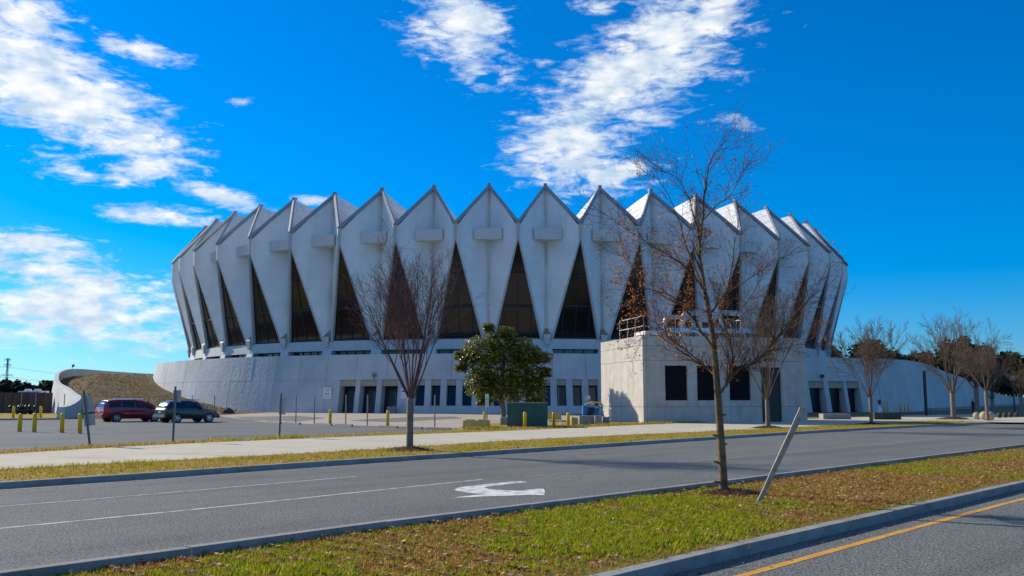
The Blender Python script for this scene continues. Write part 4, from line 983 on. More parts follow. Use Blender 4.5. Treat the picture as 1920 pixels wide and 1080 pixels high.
    for nm, (x0, x1, f) in (('rear_window', rear_glass), ('windscreen', wind)):
        m = MB(); a, b = at(x0), at(x1); ya, yb = a[6] * f, b[6] * f; o_ = Vector((-.012 if nm == 'rear_window' else .012, 0, .022))
        m.add([Vector((x0, -ya, a[3] + .012)) + o_, Vector((x1, -yb, b[3] + .012)) + o_, Vector((x1, yb, b[3] + .012)) + o_, Vector((x0, ya, a[3] + .012)) + o_], [(0, 1, 2, 3)]); m.build(nm, M_CGLASS, r)
    xr = st[0][0]
    MB().box((xr - .012, 0, extras['plate']), (.02, .34, .17)).build('number_plate', M_PLATE, r)
    MB().box((xr - .02, 0, extras['bump']), (.14, 1.62, .20)).build('rear_bumper', extras['bm'], r)
    MB().box((st[-1][0], 0, .42), (.12, 1.5, .22)).build('front_bumper', M_BLACK, r)
    return r
suv = [(-.93, .42, .80, .95, .72, .80, .74), (-.86, .38, .98, 1.08, .84, .88, .74), (-.55, .34, 1.05, 1.50, .88, .92, .66), (-.28, .32, 1.06, 1.64, .90, .93, .66), (.4, .28, 1.05, 1.70, .90, .94, .68), (1.1, .26, 1.03, 1.68, .90, .94, .68), (1.65, .26, 1.02, 1.58, .90, .94, .66), (2.42, .27, 1.00, 1.10, .90, .93, .74), (3.1, .30, .92, 1.00, .88, .90, .72), (3.5, .34, .80, .86, .78, .82, .60), (3.66, .40, .62, .70, .62, .66, .5)]
car('parked_suv', 'dark slate compact suv parked beside a red minivan, seen from its rear corner', suv, .93, 2.71, 1.58, M_NAVY, .35, (330, 792.8), radians(49),
    [[(-.45, .12), (.42, .08), (.42, .88), (-.20, .86)], [(.50, .08), (1.28, .08), (1.28, .88), (.50, .88)], [(1.36, .08), (2.12, .10), (1.66, .86), (1.36, .88)]], (-.84, -.38, .92), (2.36, 1.72, .93),
    dict(tail=[(-.80, .98, .42, .15)], head=[(3.42, .76)], mirror=1.98, strip=[(.40, (.2, 2.3), M_BLACK)], plate=.82, bump=.52, bm=M_GALV))
van = [(-1.02, .42, .78, .86, .74, .82, .78), (-.98, .36, 1.02, 1.10, .90, .93, .80), (-.80, .30, 1.08, 1.45, .94, .97, .74), (-.62, .28, 1.09, 1.68, .95, .98, .74), (.1, .25, 1.08, 1.76, .95, .99, .76), (1.4, .24, 1.06, 1.77, .95, .99, .76), (2.1, .24, 1.04, 1.70, .95, .99, .74), (2.45, .24, 1.02, 1.56, .94, .98, .72), (3.35, .25, .98, 1.10, .92, .95, .74), (3.75, .28, .88, .96, .88, .90, .68), (4.02, .34, .70, .78, .74, .76, .55)]
car('parked_minivan', 'dark red minivan with tinted windows parked near the curving retaining wall', van, 1.02, 3.03, 1.62, M_RED, .34, (217, 791.3), radians(44),
    [[(-.62, .10), (.32, .08), (.32, .88), (-.42, .86)], [(.40, .08), (1.42, .08), (1.42, .88), (.40, .88)], [(1.50, .08), (2.18, .08), (2.14, .88), (1.50, .88)], [(2.25, .08), (3.02, .14), (2.48, .84), (2.22, .88)]], (-.955, -.66, .90), (3.2, 2.52, .93),
    dict(tail=[(-.93, .92, .22, .26)], head=[(3.8, .78)], mirror=2.85, strip=[(.66, (.55, 2.65), M_CHROME)], plate=.86, bump=.50, bm=M_RED))

# ---------------------------------------------------------------- far left: fence, trailer, camper, pylon
fz = thing('board_fence', 'tall brown board fence beyond the car park left of the retaining wall', 'fence', G(-150, 774.5))
a, b = G(-150, 774.5), G(97, 774.5); n = 16; H_ = 2.62
for i in range(n):
    p, q = a.lerp(b, i / n) - a, a.lerp(b, (i + 1) / n) - a; m = MB(); k = 7
    for j in range(k):
        u, v = p.lerp(q, (j + .04) / k), p.lerp(q, (j + .96) / k); h = H_ + ru(-.03, .03); o_ = ru(-.015, .015)
        m.box(((u + v) / 2) + Vector((0, o_, h / 2)), ((v - u).length, .03, h))
    m.build('fence_panel', M_FENCE, fz); MB().box(p + Vector((0, -.06, 1.35)), (.1, .1, 2.75)).build('post', M_FENCE, fz)
for px in (38.5, 65.5):
    p = G(px, 776); tag(MB().tube([(0, 0, 0), (0, 0, 40 * p.y / FPX)], .06, 8).build('gate_post', M_GALV), 'pale metal post in front of the board fence beside the dark trailer', 'post', 'pale posts before the board fence').location = p
p = G(47, 777); r = thing('flatbed_trailer', 'dark flatbed trailer loaded with black gear before the board fence', 'trailer', p)
MB().box((0, 0, .55), (4.2, 1.2, .12)).build('deck', M_BLACK, r)
m = MB()
for i in range(9): m.lathe([(.05, 0), (ru(.15, .26), .12), (ru(.15, .25), .35), (.03, ru(.42, .6))], (ru(-1.9, 1.9), ru(-.4, .4), .6), 8)
m.build('load', M_BLACK, r)
for x in (-.5, .3):
    for s in (-.6, .6): MB().lathe([(.30, s - .08), (.30, s + .08)], (x, 0, .30), 14, 'Y').build('wheel', M_RUB, r)
MB().tube([(2.1, 0, .5), (3.1, 0, .4)], .05, 6).build('drawbar', M_BLACK, r)
p = AT(64, 733, 126); r = thing('camper', 'white camper roof with rooftop vents showing above the board fence', 'camper', (p.x, 126, 0)); zt = p.z
MB().hexa([(-1.6, -1.1, .5), (1.6, -1.1, .5), (1.6, 1.1, .5), (-1.6, 1.1, .5)], [(-1.6, -1.05, zt), (1.5, -1.05, zt), (1.5, 1.05, zt), (-1.6, 1.05, zt)]).build('body', M_WHITEP, r)
for x in (-.8, .5): MB().hexa([(x - .4, -.35, zt), (x + .4, -.35, zt), (x + .4, .35, zt), (x - .4, .35, zt)], [(x - .28, -.3, zt + .26), (x + .32, -.3, zt + .22), (x + .32, .3, zt + .22), (x - .28, .3, zt + .26)]).build('roof_vent', M_WHITEP, r)
MB().box((-.2, -1.08, zt - .28), (2.6, .03, .22)).build('window', M_CGLASS, r)
for x in (-.9, .9): MB().lathe([(.32, -1.0), (.32, -.75)], (x, 0, .32), 14, 'Y').build('wheel', M_RUB, r)
p = AT(136, 690, 163); r = thing('wall_spotlight', 'small dark spotlight on top of the curving retaining wall', 'light', (p.x, p.y, 7.1)); MB().tube([(0, 0, -.02), (0, 0, .35)], .05, 6).build('bracket', M_BLACK, r); MB().lathe([(.1, -.2), (.26, .2)], (0, 0, .5), 10, 'Y').build('lamp_head', M_BLACK, r)
def pylon(X, Y, h, label):
    r = thing('power_pylon', label, 'pylon', (X, Y, -.2)); m = MB()
    for sx in (-1, 1):
        for sy in (-1, 1): m.tube([(sx * .9, sy * .9, 0), (sx * .25, sy * .25, h)], .16, 4)
    k = 12
    for i in range(k):
        z0, z1 = h * i / k, h * (i + 1) / k; w0, w1 = .9 - .65 * i / k, .9 - .65 * (i + 1) / k; s = 1 if i % 2 else -1
        for y in (-1, 1): m.tube([(s * w0, y * w0, z0), (-s * w1, y * w1, z1)], .09, 3)
    m.build('mast', M_WIRE, r)
    for zz, w_ in ((h * .985, 2.0), (h * .86, 2.3), (h * .62, 4.0)):
        m = MB(); m.tube([(-w_, 0, zz), (0, 0, zz - .5), (w_, 0, zz)], .14, 4); m.tube([(-w_, 0, zz), (0, 0, zz + .6), (w_, 0, zz)], .10, 4)
        for s in (-1, 1): m.tube([(s * w_, 0, zz), (s * w_, 0, zz - 1.7)], .12, 4); m.tube([(s * w_ * .5, 0, zz - .2), (s * w_ * .5, 0, zz - 1.6)], .12, 4)
        m.build('cross_arm', M_WIRE, r)
    return r
P1 = AT(15, 672, 620); pylon(P1.x, 620, P1.z + .2, 'tall steel power pylon rising above the far wood')
P2 = Vector((-560, 1500, 34)); pylon(P2.x, P2.y, 34, 'distant smaller steel power pylon further along the wires')
P0 = Vector((-420, 250, 26)); 
for k_, (w_, f) in enumerate(((2.3, .86), (-2.3, .86), (4.0, .62), (-4.0, .62))):
    pts = []
    A_, B_ = Vector((P1.x + w_, 620, P1.z * f - 1.6)), Vector((P2.x + w_, P2.y, 34 * f))
    for i in range(25):
        t = i / 24; q = A_.lerp(B_, t); q.z -= 10 * 4 * t * (1 - t) * .35; pts.append(q)
    A2 = Vector((-520 + w_, 480, 26 * f))
    pre = [A2.lerp(A_, i / 12) - Vector((0, 0, 3 * 4 * (i / 12) * (1 - i / 12))) for i in range(12)]
    tag(MB().tube(pre + pts, .05, 4).build('power_line', M_WIRE), 'thin power line sagging from the steel pylon', 'power line', 'power lines on the pylon')

# ---------------------------------------------------------------- trees
def grow(mb, tips, p, d, length, r, level, prm):
    n = prm['seg'][level]; pts = [p.copy()]; rad = [r]; d = d.normalized(); q = p.copy()
    endr = r * prm['taper'][level]
    for i in range(n):
        d = (d + Vector((ru(-1, 1), ru(-1, 1), ru(-1, 1))) * prm['wob'][level] + Vector((0, 0, prm['up'][level]))).normalized()
        q = q + d * (length / n); pts.append(q.copy()); rad.append(r + (endr - r) * (i + 1) / n)
    mb.tube(pts, rad, prm['sides'][level], False)
    if level + 1 >= len(prm['seg']): tips.append((q, d)); return
    k = prm['kids'][level]; k = k if isinstance(k, int) else random.randint(*k)
    for c in range(k):
        t = prm['start'][level] + (1 - prm['start'][level]) * (c + rnd()) / k; t = min(t, .999); f = t * n; i = int(f); w = f - i
        pos = pts[i].lerp(pts[min(i + 1, n)], w); dd = (pts[min(i + 1, n)] - pts[i]).normalized(); rr = rad[i] + (rad[min(i + 1, n)] - rad[i]) * w
        ax = dd.orthogonal().normalized(); ax.rotate(Matrix.Rotation(ru(0, 2 * pi), 3, dd)); nd_ = dd.copy(); nd_.rotate(Matrix.Rotation(radians(ru(*prm['ang'][level])), 3, ax))
        grow(mb, tips, pos, nd_, length * ru(*prm['len'][level]) * (1.1 - .45 * t), max(prm['minr'], rr * ru(*prm['rr'][level])), level + 1, prm)
def vase_tree(name, label, base, H, spread, trunk_h, r, seed, stems=10, dense=1.0, group=None, mound=True, lean=0.0, twig=None):
    random.seed(seed); o = thing(name, label, 'tree', base, 0, group); t = MB()
    fork = Vector((lean, 0, trunk_h)); t.tube([(0, 0, -.1), (0, 0, .12), (lean * .4, ru(-.02, .02), trunk_h * .5), fork, fork + Vector((0, 0, .12))], [r * 1.45, r * 1.08, r, r * 1.02, r * .7], 12)
    t.build('trunk', M_BARK, o, True)
    cr = MB(); tips = []
    prm = dict(seg=[6, 5, 4, 3], taper=[.35, .4, .5, .6], wob=[.05, .09, .12, .16], up=[.0, .03, .05, .04], sides=[7, 5, 4, 3], kids=[(6, 8), (5, 7), (int(3 * dense), int(5 * dense) + 1)], start=[.30, .15, .1], ang=[(14, 34), (16, 42), (18, 50)], len=[(.38, .58), (.42, .66), (.4, .75)], rr=[(.45, .65), (.5, .7), (.55, .8)], minr=.0055)
    if twig: prm['minr'] = twig
    L = H - trunk_h
    for s in range(stems):
        a = 2 * pi * (s + ru(-.3, .3)) / stems; tilt = radians(ru(4, 14)) if s % 3 == 0 else math.atan(spread / 2 / L) * ru(.7, 1.25)
        d = Vector((sin(tilt) * cos(a), sin(tilt) * sin(a), cos(tilt)))
        grow(cr, tips, fork + Vector((cos(a) * r * .3, sin(a) * r * .3, ru(-.15, .1))), d, L * ru(.66, .88), r * ru(.20, .34), 0, prm)
    cr.build('crown', twig_mat, o)
    if mound: mulch(base, max(.7, r * 8))
    return o
def mulch(base, R_, z=.006):
    m = MB(); n = 22; vs = [(base.x, base.y, z + .16 * R_)]; ring = 6
    for i in range(1, ring + 1):
        for j in range(n):
            a = 2 * pi * j / n; k = i / ring; rr = R_ * k * (1 + .12 * noise.noise(Vector((cos(a) * 2, sin(a) * 2, base.x))))
            vs.append((base.x + cos(a) * rr, base.y + sin(a) * rr * .9, z - .012 + .16 * R_ * (1 - k ** 1.6) + .02 * noise.noise(Vector((cos(a) * 5 * k, sin(a) * 5 * k, base.y)))))
    fs = [(0, 1 + j, 1 + (j + 1) % n) for j in range(n)]
    for i in range(ring - 1):
        for j in range(n): a, b = 1 + i * n + j, 1 + i * n + (j + 1) % n; fs.append((a, a + n, b + n, b))
    m.add(vs, fs)
    for _ in range(260):
        a = ru(0, 2 * pi); k = sqrt(rnd()); x, y = base.x + cos(a) * R_ * k * 1.05, base.y + sin(a) * R_ * k * .95; h = z + .16 * R_ * (1 - k ** 1.6) + .01; b_ = ru(0, pi); l_ = ru(.03, .07); u = Vector((cos(b_) * l_, sin(b_) * l_, ru(-.01, .02))); v = Vector((-sin(b_), cos(b_), 0)) * .012
        c = Vector((x, y, h)); m.add([c - u - v, c + u - v, c + u + v, c - u + v], [(0, 1, 2, 3)])
    struct(m.build('mulch_mound', M_MULCH, None, False), 'stuff')
twig_mat = M_TWIG
vase_tree('bare_tree', 'bare vase-shaped tree with many upright stems on the verge before the window row', G(768, 845), 6.9, 4.7, 1.75, .118, 11, 15, 1.1, twig=.0045)
twig_mat = mat('row_twig', (.095, .055, .038), .85, col2=(.20, .145, .10), scale=1.5, spec=.2)
row = [(1440, 803, 560, 200, 55, 'bare tree on the verge in front of the service building door'), (1634, 796, 620, 165, 52, 'bare open spreading tree on the verge before the planter wall'), (1788, 786.5, 604, 185, 52, 'bare dense tree on the verge left of the tan concrete balls'),
       (1852, 789, 652, 120, 60, 'slender bare tree right behind the tan concrete balls'), (1833, 780, 655, 110, 55, 'thick dark bare tree beside a standing person'), (1862, 778, 680, 80, 30, 'small dark bare tree beyond the concrete balls'), (1917, 781, 690, 80, 40, 'bare tree by the globe lamp at the end of the row')]
for i, (px, py, tp, wpx, thp, lab) in enumerate(row):
    p = G(px, py); k = p.y / FPX; H = (py - tp) * k * 1.06
    vase_tree('bare_tree', lab, p, H, wpx * k * .95, thp * k * .9, max(.10, (4.2 if i in (0, 2, 4) else 3.2) * k), 31 + i, 11, 1.4 if i < 3 else 1.0, 'bare trees along the verge', i < 3, twig=.006 if i < 1 else .008)

# foreground tree on the median: limbs laid out by hand, twigs grown from them
def median_tree():
    random.seed(5); base = G(1357, 926); Y = base.y; o = thing('median_tree', 'tall slender bare tree with a few rusty leaves on the grass median', 'tree', base)
    def P(px, py, dy=0.0): v = AT(px, py, Y + dy); return v - base
    t = MB()
    trunk = [Vector((.01, 0, -.1)), P(1357, 915), P(1354, 860), P(1350, 800), P(1346, 740), P(1342, 690), P(1338, 640, .05), P(1330, 590, .05), P(1322, 550, .08)]
    t.tube(trunk, [.115, .086, .078, .072, .069, .061, .057, .051, .046], 12)
    # old branch stubs
    for py, s in ((868, -1), (818, -1), (905, -1), (780, 1), (835, 1)):
        q = P(1353 - (925 - py) * .04, py); t.tube([q, q + Vector((s * .14, -.03, .03))], [.03, .018], 6)
    t.build('trunk', M_BARK2, o, True)
    limbs = [
        ([(1346, 742, 0), (1362, 722, -.1), (1373, 690, -.2), (1372, 660, -.2), (1362, 620, -.25), (1352, 585, -.3)], .045),
        ([(1366, 715, -.05), (1385, 692, -.2), (1410, 682, -.4), (1440, 655, -.6), (1465, 625, -.75), (1490, 590, -.8), (1508, 570, -.85), (1522, 556, -.9)], .042),
        ([(1420, 672, -.4), (1460, 655, -.2), (1500, 645, 0), (1530, 630, .2)], .022),
        ([(1342, 705, 0), (1325, 690, .3), (1300, 675, .5), (1265, 650, .7), (1235, 630, .8), (1205, 628, .9)], .036),
        ([(1322, 688, .3), (1290, 660, .1), (1262, 640, 0), (1240, 615, -.1), (1222, 600, -.2)], .025),
        ([(1340, 655, 0), (1315, 620, -.3), (1290, 585, -.5), (1265, 560, -.7), (1230, 545, -.9), (1195, 540, -1.0)], .034),
        ([(1330, 590, 0), (1345, 570, .3), (1362, 545, .6), (1372, 500, .8), (1380, 440, .9), (1388, 390, 1.0)], .034),
        ([(1360, 548, .55), (1395, 530, .7), (1440, 500, .8), (1480, 475, .9)], .018),
        ([(1322, 552, .05), (1305, 520, -.2), (1270, 490, -.5), (1230, 465, -.7), (1190, 440, -.8), (1140, 405, -.9)], .030),
        ([(1318, 535, .05), (1290, 470, .3), (1275, 420, .5), (1245, 350, .6), (1215, 325, .7)], .026),
        ([(1322, 550, .05), (1315, 500, .0), (1312, 455, .0), (1318, 400, -.05), (1322, 350, -.1), (1332, 300, -.1), (1352, 275, -.1)], .046),
        ([(1313, 450, 0), (1300, 400, -.2), (1288, 365, -.3), (1270, 335, -.4), (1240, 318, -.5)], .022),
        ([(1316, 415, 0), (1345, 385, .3), (1370, 365, .5), (1385, 335, .6), (1400, 310, .6)], .020),
        ([(1328, 585, 0), (1300, 575, .3), (1250, 560, .6), (1200, 510, .9), (1165, 480, 1.0)], .024),
        ([(1338, 640, 0), (1372, 600, .4), (1405, 560, .7), (1428, 520, .9)], .024),
    ]
    lm = MB(); tw = MB(); tips = []
    prm = dict(seg=[5, 4, 3], taper=[.4, .5, .6], wob=[.12, .16, .2], up=[.05, .04, .02], sides=[4, 3, 3], kids=[(4, 6), (2, 4)], start=[.15, .1], ang=[(25, 60), (25, 65)], len=[(.4, .7), (.4, .7)], rr=[(.5, .7), (.6, .8)], minr=.0022)
    for pts, r in limbs:
        W = [tuple(P(*q)) for q in pts]; W = [Vector(v) for v in catmull(W, 4)]; n = len(W)
        r *= .74; rad = [max(.006, r * (1 - .80 * i / (n - 1))) for i in range(n)]
        W = [v + Vector((ru(-.012, .012), ru(-.012, .012), ru(-.012, .012))) if i else v for i, v in enumerate(W)]
        lm.tube(W, rad, 7)
        for i in range(3, n):
            for c in range(random.choice((1, 2, 2))):
                d = (W[min(i + 1, n - 1)] - W[i - 1]).normalized(); ax = d.orthogonal(); ax.rotate(Matrix.Rotation(ru(0, 6.28), 3, d)); d.rotate(Matrix.Rotation(radians(ru(20, 60)), 3, ax)); d.z += .18
                grow(tw, tips, W[i], d, ru(.38, .85) * (.75 + .4 * i / n), max(.004, rad[i] * .36), 0, prm)
        d = (W[-1] - W[-3]).normalized(); grow(tw, tips, W[-1], d, .6, .006, 0, prm)
    lm.build('limbs', M_BARK2, o, True); tw.build('twigs', M_TWIG2, o)
    lf = MB(); cols = []
    pal = [(.42, .15, .03), (.32, .10, .025), (.50, .24, .04), (.22, .08, .03)]
    random.shuffle(tips)
    k = 0
    for q, d in tips:
        low = q.z < 5.2; left = q.x < 0.1
        if rnd() > (.50 if (low and left) else .10): continue
        for _ in range(random.choice((1, 2, 3, 4))):
            c = q + Vector((ru(-.05, .05), ru(-.05, .05), ru(-.08, .02))); s = ru(.016, .034); a = Vector((ru(-1, 1), ru(-1, 1), ru(-1, 1))).normalized(); b = a.orthogonal().normalized()
            lf.add([c - a * s, c + b * s * .55, c + a * s, c - b * s * .55], [(0, 1, 2, 3)]); cols += [random.choice(pal)] * 4
    lf.build('leaves', M_DLEAF, o, cols=cols)
    mulch(base + Vector((.15, -.1, 0)), .62)
median_tree()

# magnolia
def magnolia():
    random.seed(9); base = G(945, 787.6); o = thing('magnolia', 'dense evergreen magnolia with glossy dark leaves behind the green cabinet', 'tree', base); Y = base.y
    def P(px, py, dy=0.0): return AT(px, py, Y + dy) - base
    t = MB(); t.tube([(0, 0, -.1), P(944, 770), P(940, 745), P(942, 700), P(945, 650)], [.26, .2, .18, .14, .08], 10); t.build('trunk', M_BARK, o, True)
    lobes = [(945, 690, 0, 62, 46, 2.6), (905, 660, -.5, 42, 32, 1.8), (985, 690, .3, 44, 44, 2.0), (935, 640, 0, 30, 24, 1.4), (940, 730, 0, 58, 30, 2.3), (900, 715, -.6, 30, 36, 1.6), (1000, 730, .3, 28, 26, 1.5), (880, 672, -.2, 22, 16, 1.0), (865, 690, 0, 14, 9, .6),
             (1018, 672, .3, 20, 14, .9), (950, 625, .2, 20, 14, .9), (915, 615, -.1, 12, 9, .5), (972, 645, .2, 30, 14, 1.2), (862, 668, .1, 12, 9, .5), (1022, 700, .1, 14, 12, .8), (908, 755, 0, 16, 8, .8), (1005, 755, 0, 18, 8, .8), (990, 665, -1.0, 30, 20, 1.2)]
    br = MB(); lf = MB(); cols = []
    for px, py, dy, wx, wy, dep in lobes:
        c = P(px, py, dy); k = Y / FPX; rx, rz_ = wx * k * 1.08, wy * k * 1.08; br.tube([P(942, 735), P(942, 735).lerp(c, .5) + Vector((0, 0, -.2)), c], [.09, .06, .02], 5)
        n = int(100 + 190 * rx * rz_ + 24 * dep)
        for _ in range(n):
            v = Vector((ru(-1, 1), ru(-1, 1), ru(-1, 1)))
            if v.length < 1e-3: continue
            v = v.normalized() * (rnd() ** .33) * ru(.72, 1.08); q = c + Vector((v.x * rx, v.y * dep, v.z * rz_))
            axis = (Vector((v.x * .7, v.y * .7, .75)) + Vector((ru(-.3, .3), ru(-.3, .3), ru(-.2, .3)))).normalized(); sd = axis.orthogonal().normalized(); h = rnd()
            colb = (.085 + .34 * h * h, .115 + .27 * h * h, .006 + .006 * h)
            m_ = random.randint(9, 13)
            for j in range(m_):
                a = 2.4 * j; s2 = sd.copy(); s2.rotate(Matrix.Rotation(a, 3, axis)); el_ = ru(.1, .9); dl = (s2 * cos(el_) + axis * sin(el_)).normalized(); wd = axis.cross(s2).normalized(); l_ = ru(.13, .21); w_ = l_ * .23
                p0 = q + dl * .02; mid = q + dl * l_ * .55; tip = q + dl * l_ - axis * l_ * .12; f = ru(.7, 1.25)
                lf.add([p0, mid + wd * w_, tip, mid - wd * w_], [(0, 1, 2, 3)])
                cc = (colb[0] * f, colb[1] * f, colb[2] * f) if rnd() > .09 else (.14, .08, .03)
                cols += [cc] * 4
    br.build('branches', M_BARK, o); lf.build('leaves', M_MAG, o, cols=cols)
magnolia()

# far woods: one mass of many small leaf clumps over trunks
def wood(name, label, spots, seed, green, kind='stuff', leaf=.5, n=260):
    random.seed(seed); m = MB(); cols = []
    for X, Y, h, w in spots:
        o0 = len(m.v); m.tube([(X, Y, -.3), (X, Y, h * .7)], [h * .022, h * .01], 5); cols += [(.05, .035, .025)] * (len(m.v) - o0)
        tint = ru(.75, 1.3); br = rnd() < green[2]
        for _ in range(n):
            v = Vector((ru(-1, 1), ru(-1, 1), ru(-1, 1)))
            if v.length > 1: continue
            lump = 1 + .25 * noise.noise(Vector((v.x * 2 + X, v.y * 2 + Y, v.z * 2))) ; c = Vector((X + v.x * w * lump, Y + v.y * w * lump, h * .62 + v.z * h * .40 * lump))
            s = leaf * ru(.6, 1.3); a = Vector((ru(-1, 1), ru(-1, 1), ru(-.6, .6))).normalized(); b = a.cross(Vector((ru(-1, 1), ru(-1, 1), 1))).normalized()
            m.add([c - a * s, c + b * s * .8, c + a * s, c - b * s * .8], [(0, 1, 2, 3)]); f = tint * ru(.6, 1.3)
            cols += [((.085 if br else green[0]) * f, (.055 if br else green[1]) * f, .022 * f)] * 4
    return struct(m.build(name, M_PINE, None, cols=cols), kind)
random.seed(3)
sp = []
for i in range(150):
    X = -330 + i * 1.9 + ru(-2, 2); Y = ru(440, 560); sp.append((X, Y, ru(8, 11.5) * Y / 470, ru(3.0, 5)))
wood('distant_wood', '', sp, 21, (.022, .046, .04), leaf=.9, n=620)
sp = []
for i in range(46):
    t = i / 45; X = 62 + t * 120 + ru(-4, 4); Y = 205 + t * 60 + ru(-8, 30); top = 660 if t < .45 else 655; 
    pxx = 960 + FPX * X / Y; ytop = 657 + (-6 if 1640 < pxx < 1760 else -16) + ru(-6, 12) if pxx < 1850 else 660 + ru(-5, 15)
    sp.append((X, Y, max(6, CAMH + (748 - ytop) * Y / FPX), ru(3.2, 5.0)))
wood('roadside_wood', '', sp, 22, (.040, .066, .25), leaf=.5, n=3200)
for sgn in (1,):
    sp = [(ru(200, 900), ru(500, 900), ru(10, 16), ru(4, 7)) for _ in range(160)]
    wood('distant_wood', '', sp, 23, (.03, .05, .2), leaf=1.4, n=180)

# ---------------------------------------------------------------- person
def person(base, H, rz):
    r = thing('person', 'person in dark clothing standing by the thick dark bare tree', 'person', base, rz); s = H / 1.75
    J = {'pel': (0, 0, .95, .15, .11), 'wst': (0, 0, 1.10, .14, .10), 'chs': (0, 0, 1.32, .17, .11), 'nk': (0, 0, 1.48, .06, .06), 'hd': (0, -.02, 1.58, .085, .095), 'ht': (0, -.01, 1.70, .08, .09)}
    for k, x in (('l', 1), ('r', -1)):
        J.update({k + 'hp': (x * .09, 0, .90, .09, .09), k + 'kn': (x * .10, -.02, .50, .062, .062), k + 'an': (x * .11, .01, .09, .042, .045), k + 'ft': (x * .12, -.14, .04, .04, .035), k + 'sh': (x * .19, 0, 1.42, .06, .06), k + 'el': (x * .24, .03, 1.13, .045, .045), k + 'wr': (x * .23, -.06, .90, .034, .034), k + 'hn': (x * .22, -.09, .80, .032, .022)})
    E_ = [('pel', 'wst'), ('wst', 'chs'), ('chs', 'nk'), ('nk', 'hd'), ('hd', 'ht')]
    for k in 'lr': E_ += [('pel', k + 'hp'), (k + 'hp', k + 'kn'), (k + 'kn', k + 'an'), (k + 'an', k + 'ft'), ('chs', k + 'sh'), (k + 'sh', k + 'el'), (k + 'el', k + 'wr'), (k + 'wr', k + 'hn')]
    names = list(J); me = bpy.data.meshes.new('body'); me.from_pydata([tuple(c * s for c in J[n][:3]) for n in names], [(names.index(a), names.index(b)) for a, b in E_], [])
    o = link('body', me, r); me.materials.append(M_CLOTH); sk = o.modifiers.new('skin', 'SKIN'); 
    for i, n in enumerate(names):
        me.skin_vertices[0].data[i].radius = (J[n][3] * s, J[n][4] * s)
    me.skin_vertices[0].data[0].use_root = True; o.modifiers.new('sub', 'SUBSURF').levels = 2; o.modifiers['sub'].render_levels = 2; sk.use_smooth_shade = True
    m = MB(); m.lathe([(.03 * s, 1.53 * s), (.085 * s, 1.58 * s), (.095 * s, 1.66 * s), (.08 * s, 1.74 * s), (.02 * s, 1.77 * s)], (0, -.022 * s, 0), 14); m.build('head', M_SKIN, r, True)
    MB().lathe([(.098 * s, 1.67 * s), (.09 * s, 1.74 * s), (.03 * s, 1.785 * s)], (0, -.005 * s, 0), 14).build('hair', M_BLACK, r, True)
pp = G(1825, 774.5); person(pp, 1.72, radians(20))

# ---------------------------------------------------------------- grass blades and fallen leaves
def turf(name, A, B, n, dens_fn, hgt, wid, pal_fn, seed, z=.008, margin=60):
    random.seed(seed); m = MB(); cols = []; A = resample(A, .5); cnt = 0; tries = 0
    while cnt < n and tries < n * 14:
        tries += 1; p = random.choice(A); q = closest_fast(B, p); t = rnd(); c = p.lerp(q, t) + Vector((ru(-.3, .3), ru(-.3, .3)))
        x, y = PJ((c.x, c.y, 0))
        if not (-margin < x < 1920 + margin and 600 < y < 1080 + margin * 2): continue
        dist = c.length
        if rnd() > dens_fn(dist): continue
        cnt += 1; g = noise.noise(Vector((c.x * .55, c.y * .55, 3))) + .6 * noise.noise(Vector((c.x * 2.6, c.y * 2.6, 9))); g += .9 * noise.noise(Vector((c.x * .22, c.y * .22, 5))) - (max(0, min(.34, (dist - 15) * .05)) if name == 'median_grass' else 0); col = pal_fn(g + ru(-.32, .32))
        hgt_ = hgt * (1.9 if g > .35 else 1.0 + .8 * max(0, noise.noise(Vector((c.x * 4, c.y * 4, 1)))))
        for _ in range(3):
            a = ru(0, 2 * pi); l_ = hgt_ * ru(.5, 1.3); w_ = wid * ru(.7, 1.3); ux, uy = cos(a), sin(a); le = ru(.2, 1.1)
            bx, by = c.x + ru(-.03, .03), c.y + ru(-.03, .03); f = ru(.7, 1.35)
            m.add([(bx - uy * w_, by + ux * w_, z), (bx + uy * w_, by - ux * w_, z), (bx + ux * l_ * le, by + uy * l_ * le, z + l_)], [(0, 1, 2)]); cols += [(col[0] * f, col[1] * f, col[2] * f)] * 3
    return struct(m.build(name, M_BLADE, None, cols=cols), 'stuff')
_cache = {}
def closest_fast(B, p):
    k = (id(B), round(p.x, 2), round(p.y, 2))
    if k not in _cache: _cache[k] = closest(B, p)
    return _cache[k]
def pal_median(g):
    if g > .10: return random.choice(((.30, .36, .010), (.42, .43, .012), (.20, .27, .010), (.42, .34, .02)))
    if g > -.12: return random.choice(((.36, .38, .012), (.46, .28, .05), (.34, .20, .05), (.26, .33, .012)))
    return random.choice(((.50, .26, .07), (.34, .15, .05), (.56, .34, .12), (.30, .24, .03)))
def pal_verge(g):
    if g > .2: return random.choice(((.32, .32, .02), (.48, .34, .03)))
    return random.choice(((.54, .36, .09), (.48, .31, .07), (.38, .28, .05), (.58, .42, .13)))
MFi = [p + Vector((.13, -.13)) for p in MF]; MNi = [p + Vector((-.16, .16)) for p in MN]
turf('median_grass', MFi, MNi, 42000, lambda d: 1.0 if d < 16 else (16 / d) ** 1.2, .036, .0085, pal_median, 41)
KFi = [p + Vector((-.28, .28)) for p in KF]
turf('verge_grass', KFi, SW0, 15000, lambda d: min(1, 24 / d), .055, .010, pal_verge, 42, margin=20)
SW1i = [p + Vector((-.05, .05)) for p in SW1]
turf('strip_grass', SW1i, LT0, 5000, lambda d: min(1, 30 / d), .10, .014, pal_verge, 43, margin=20)
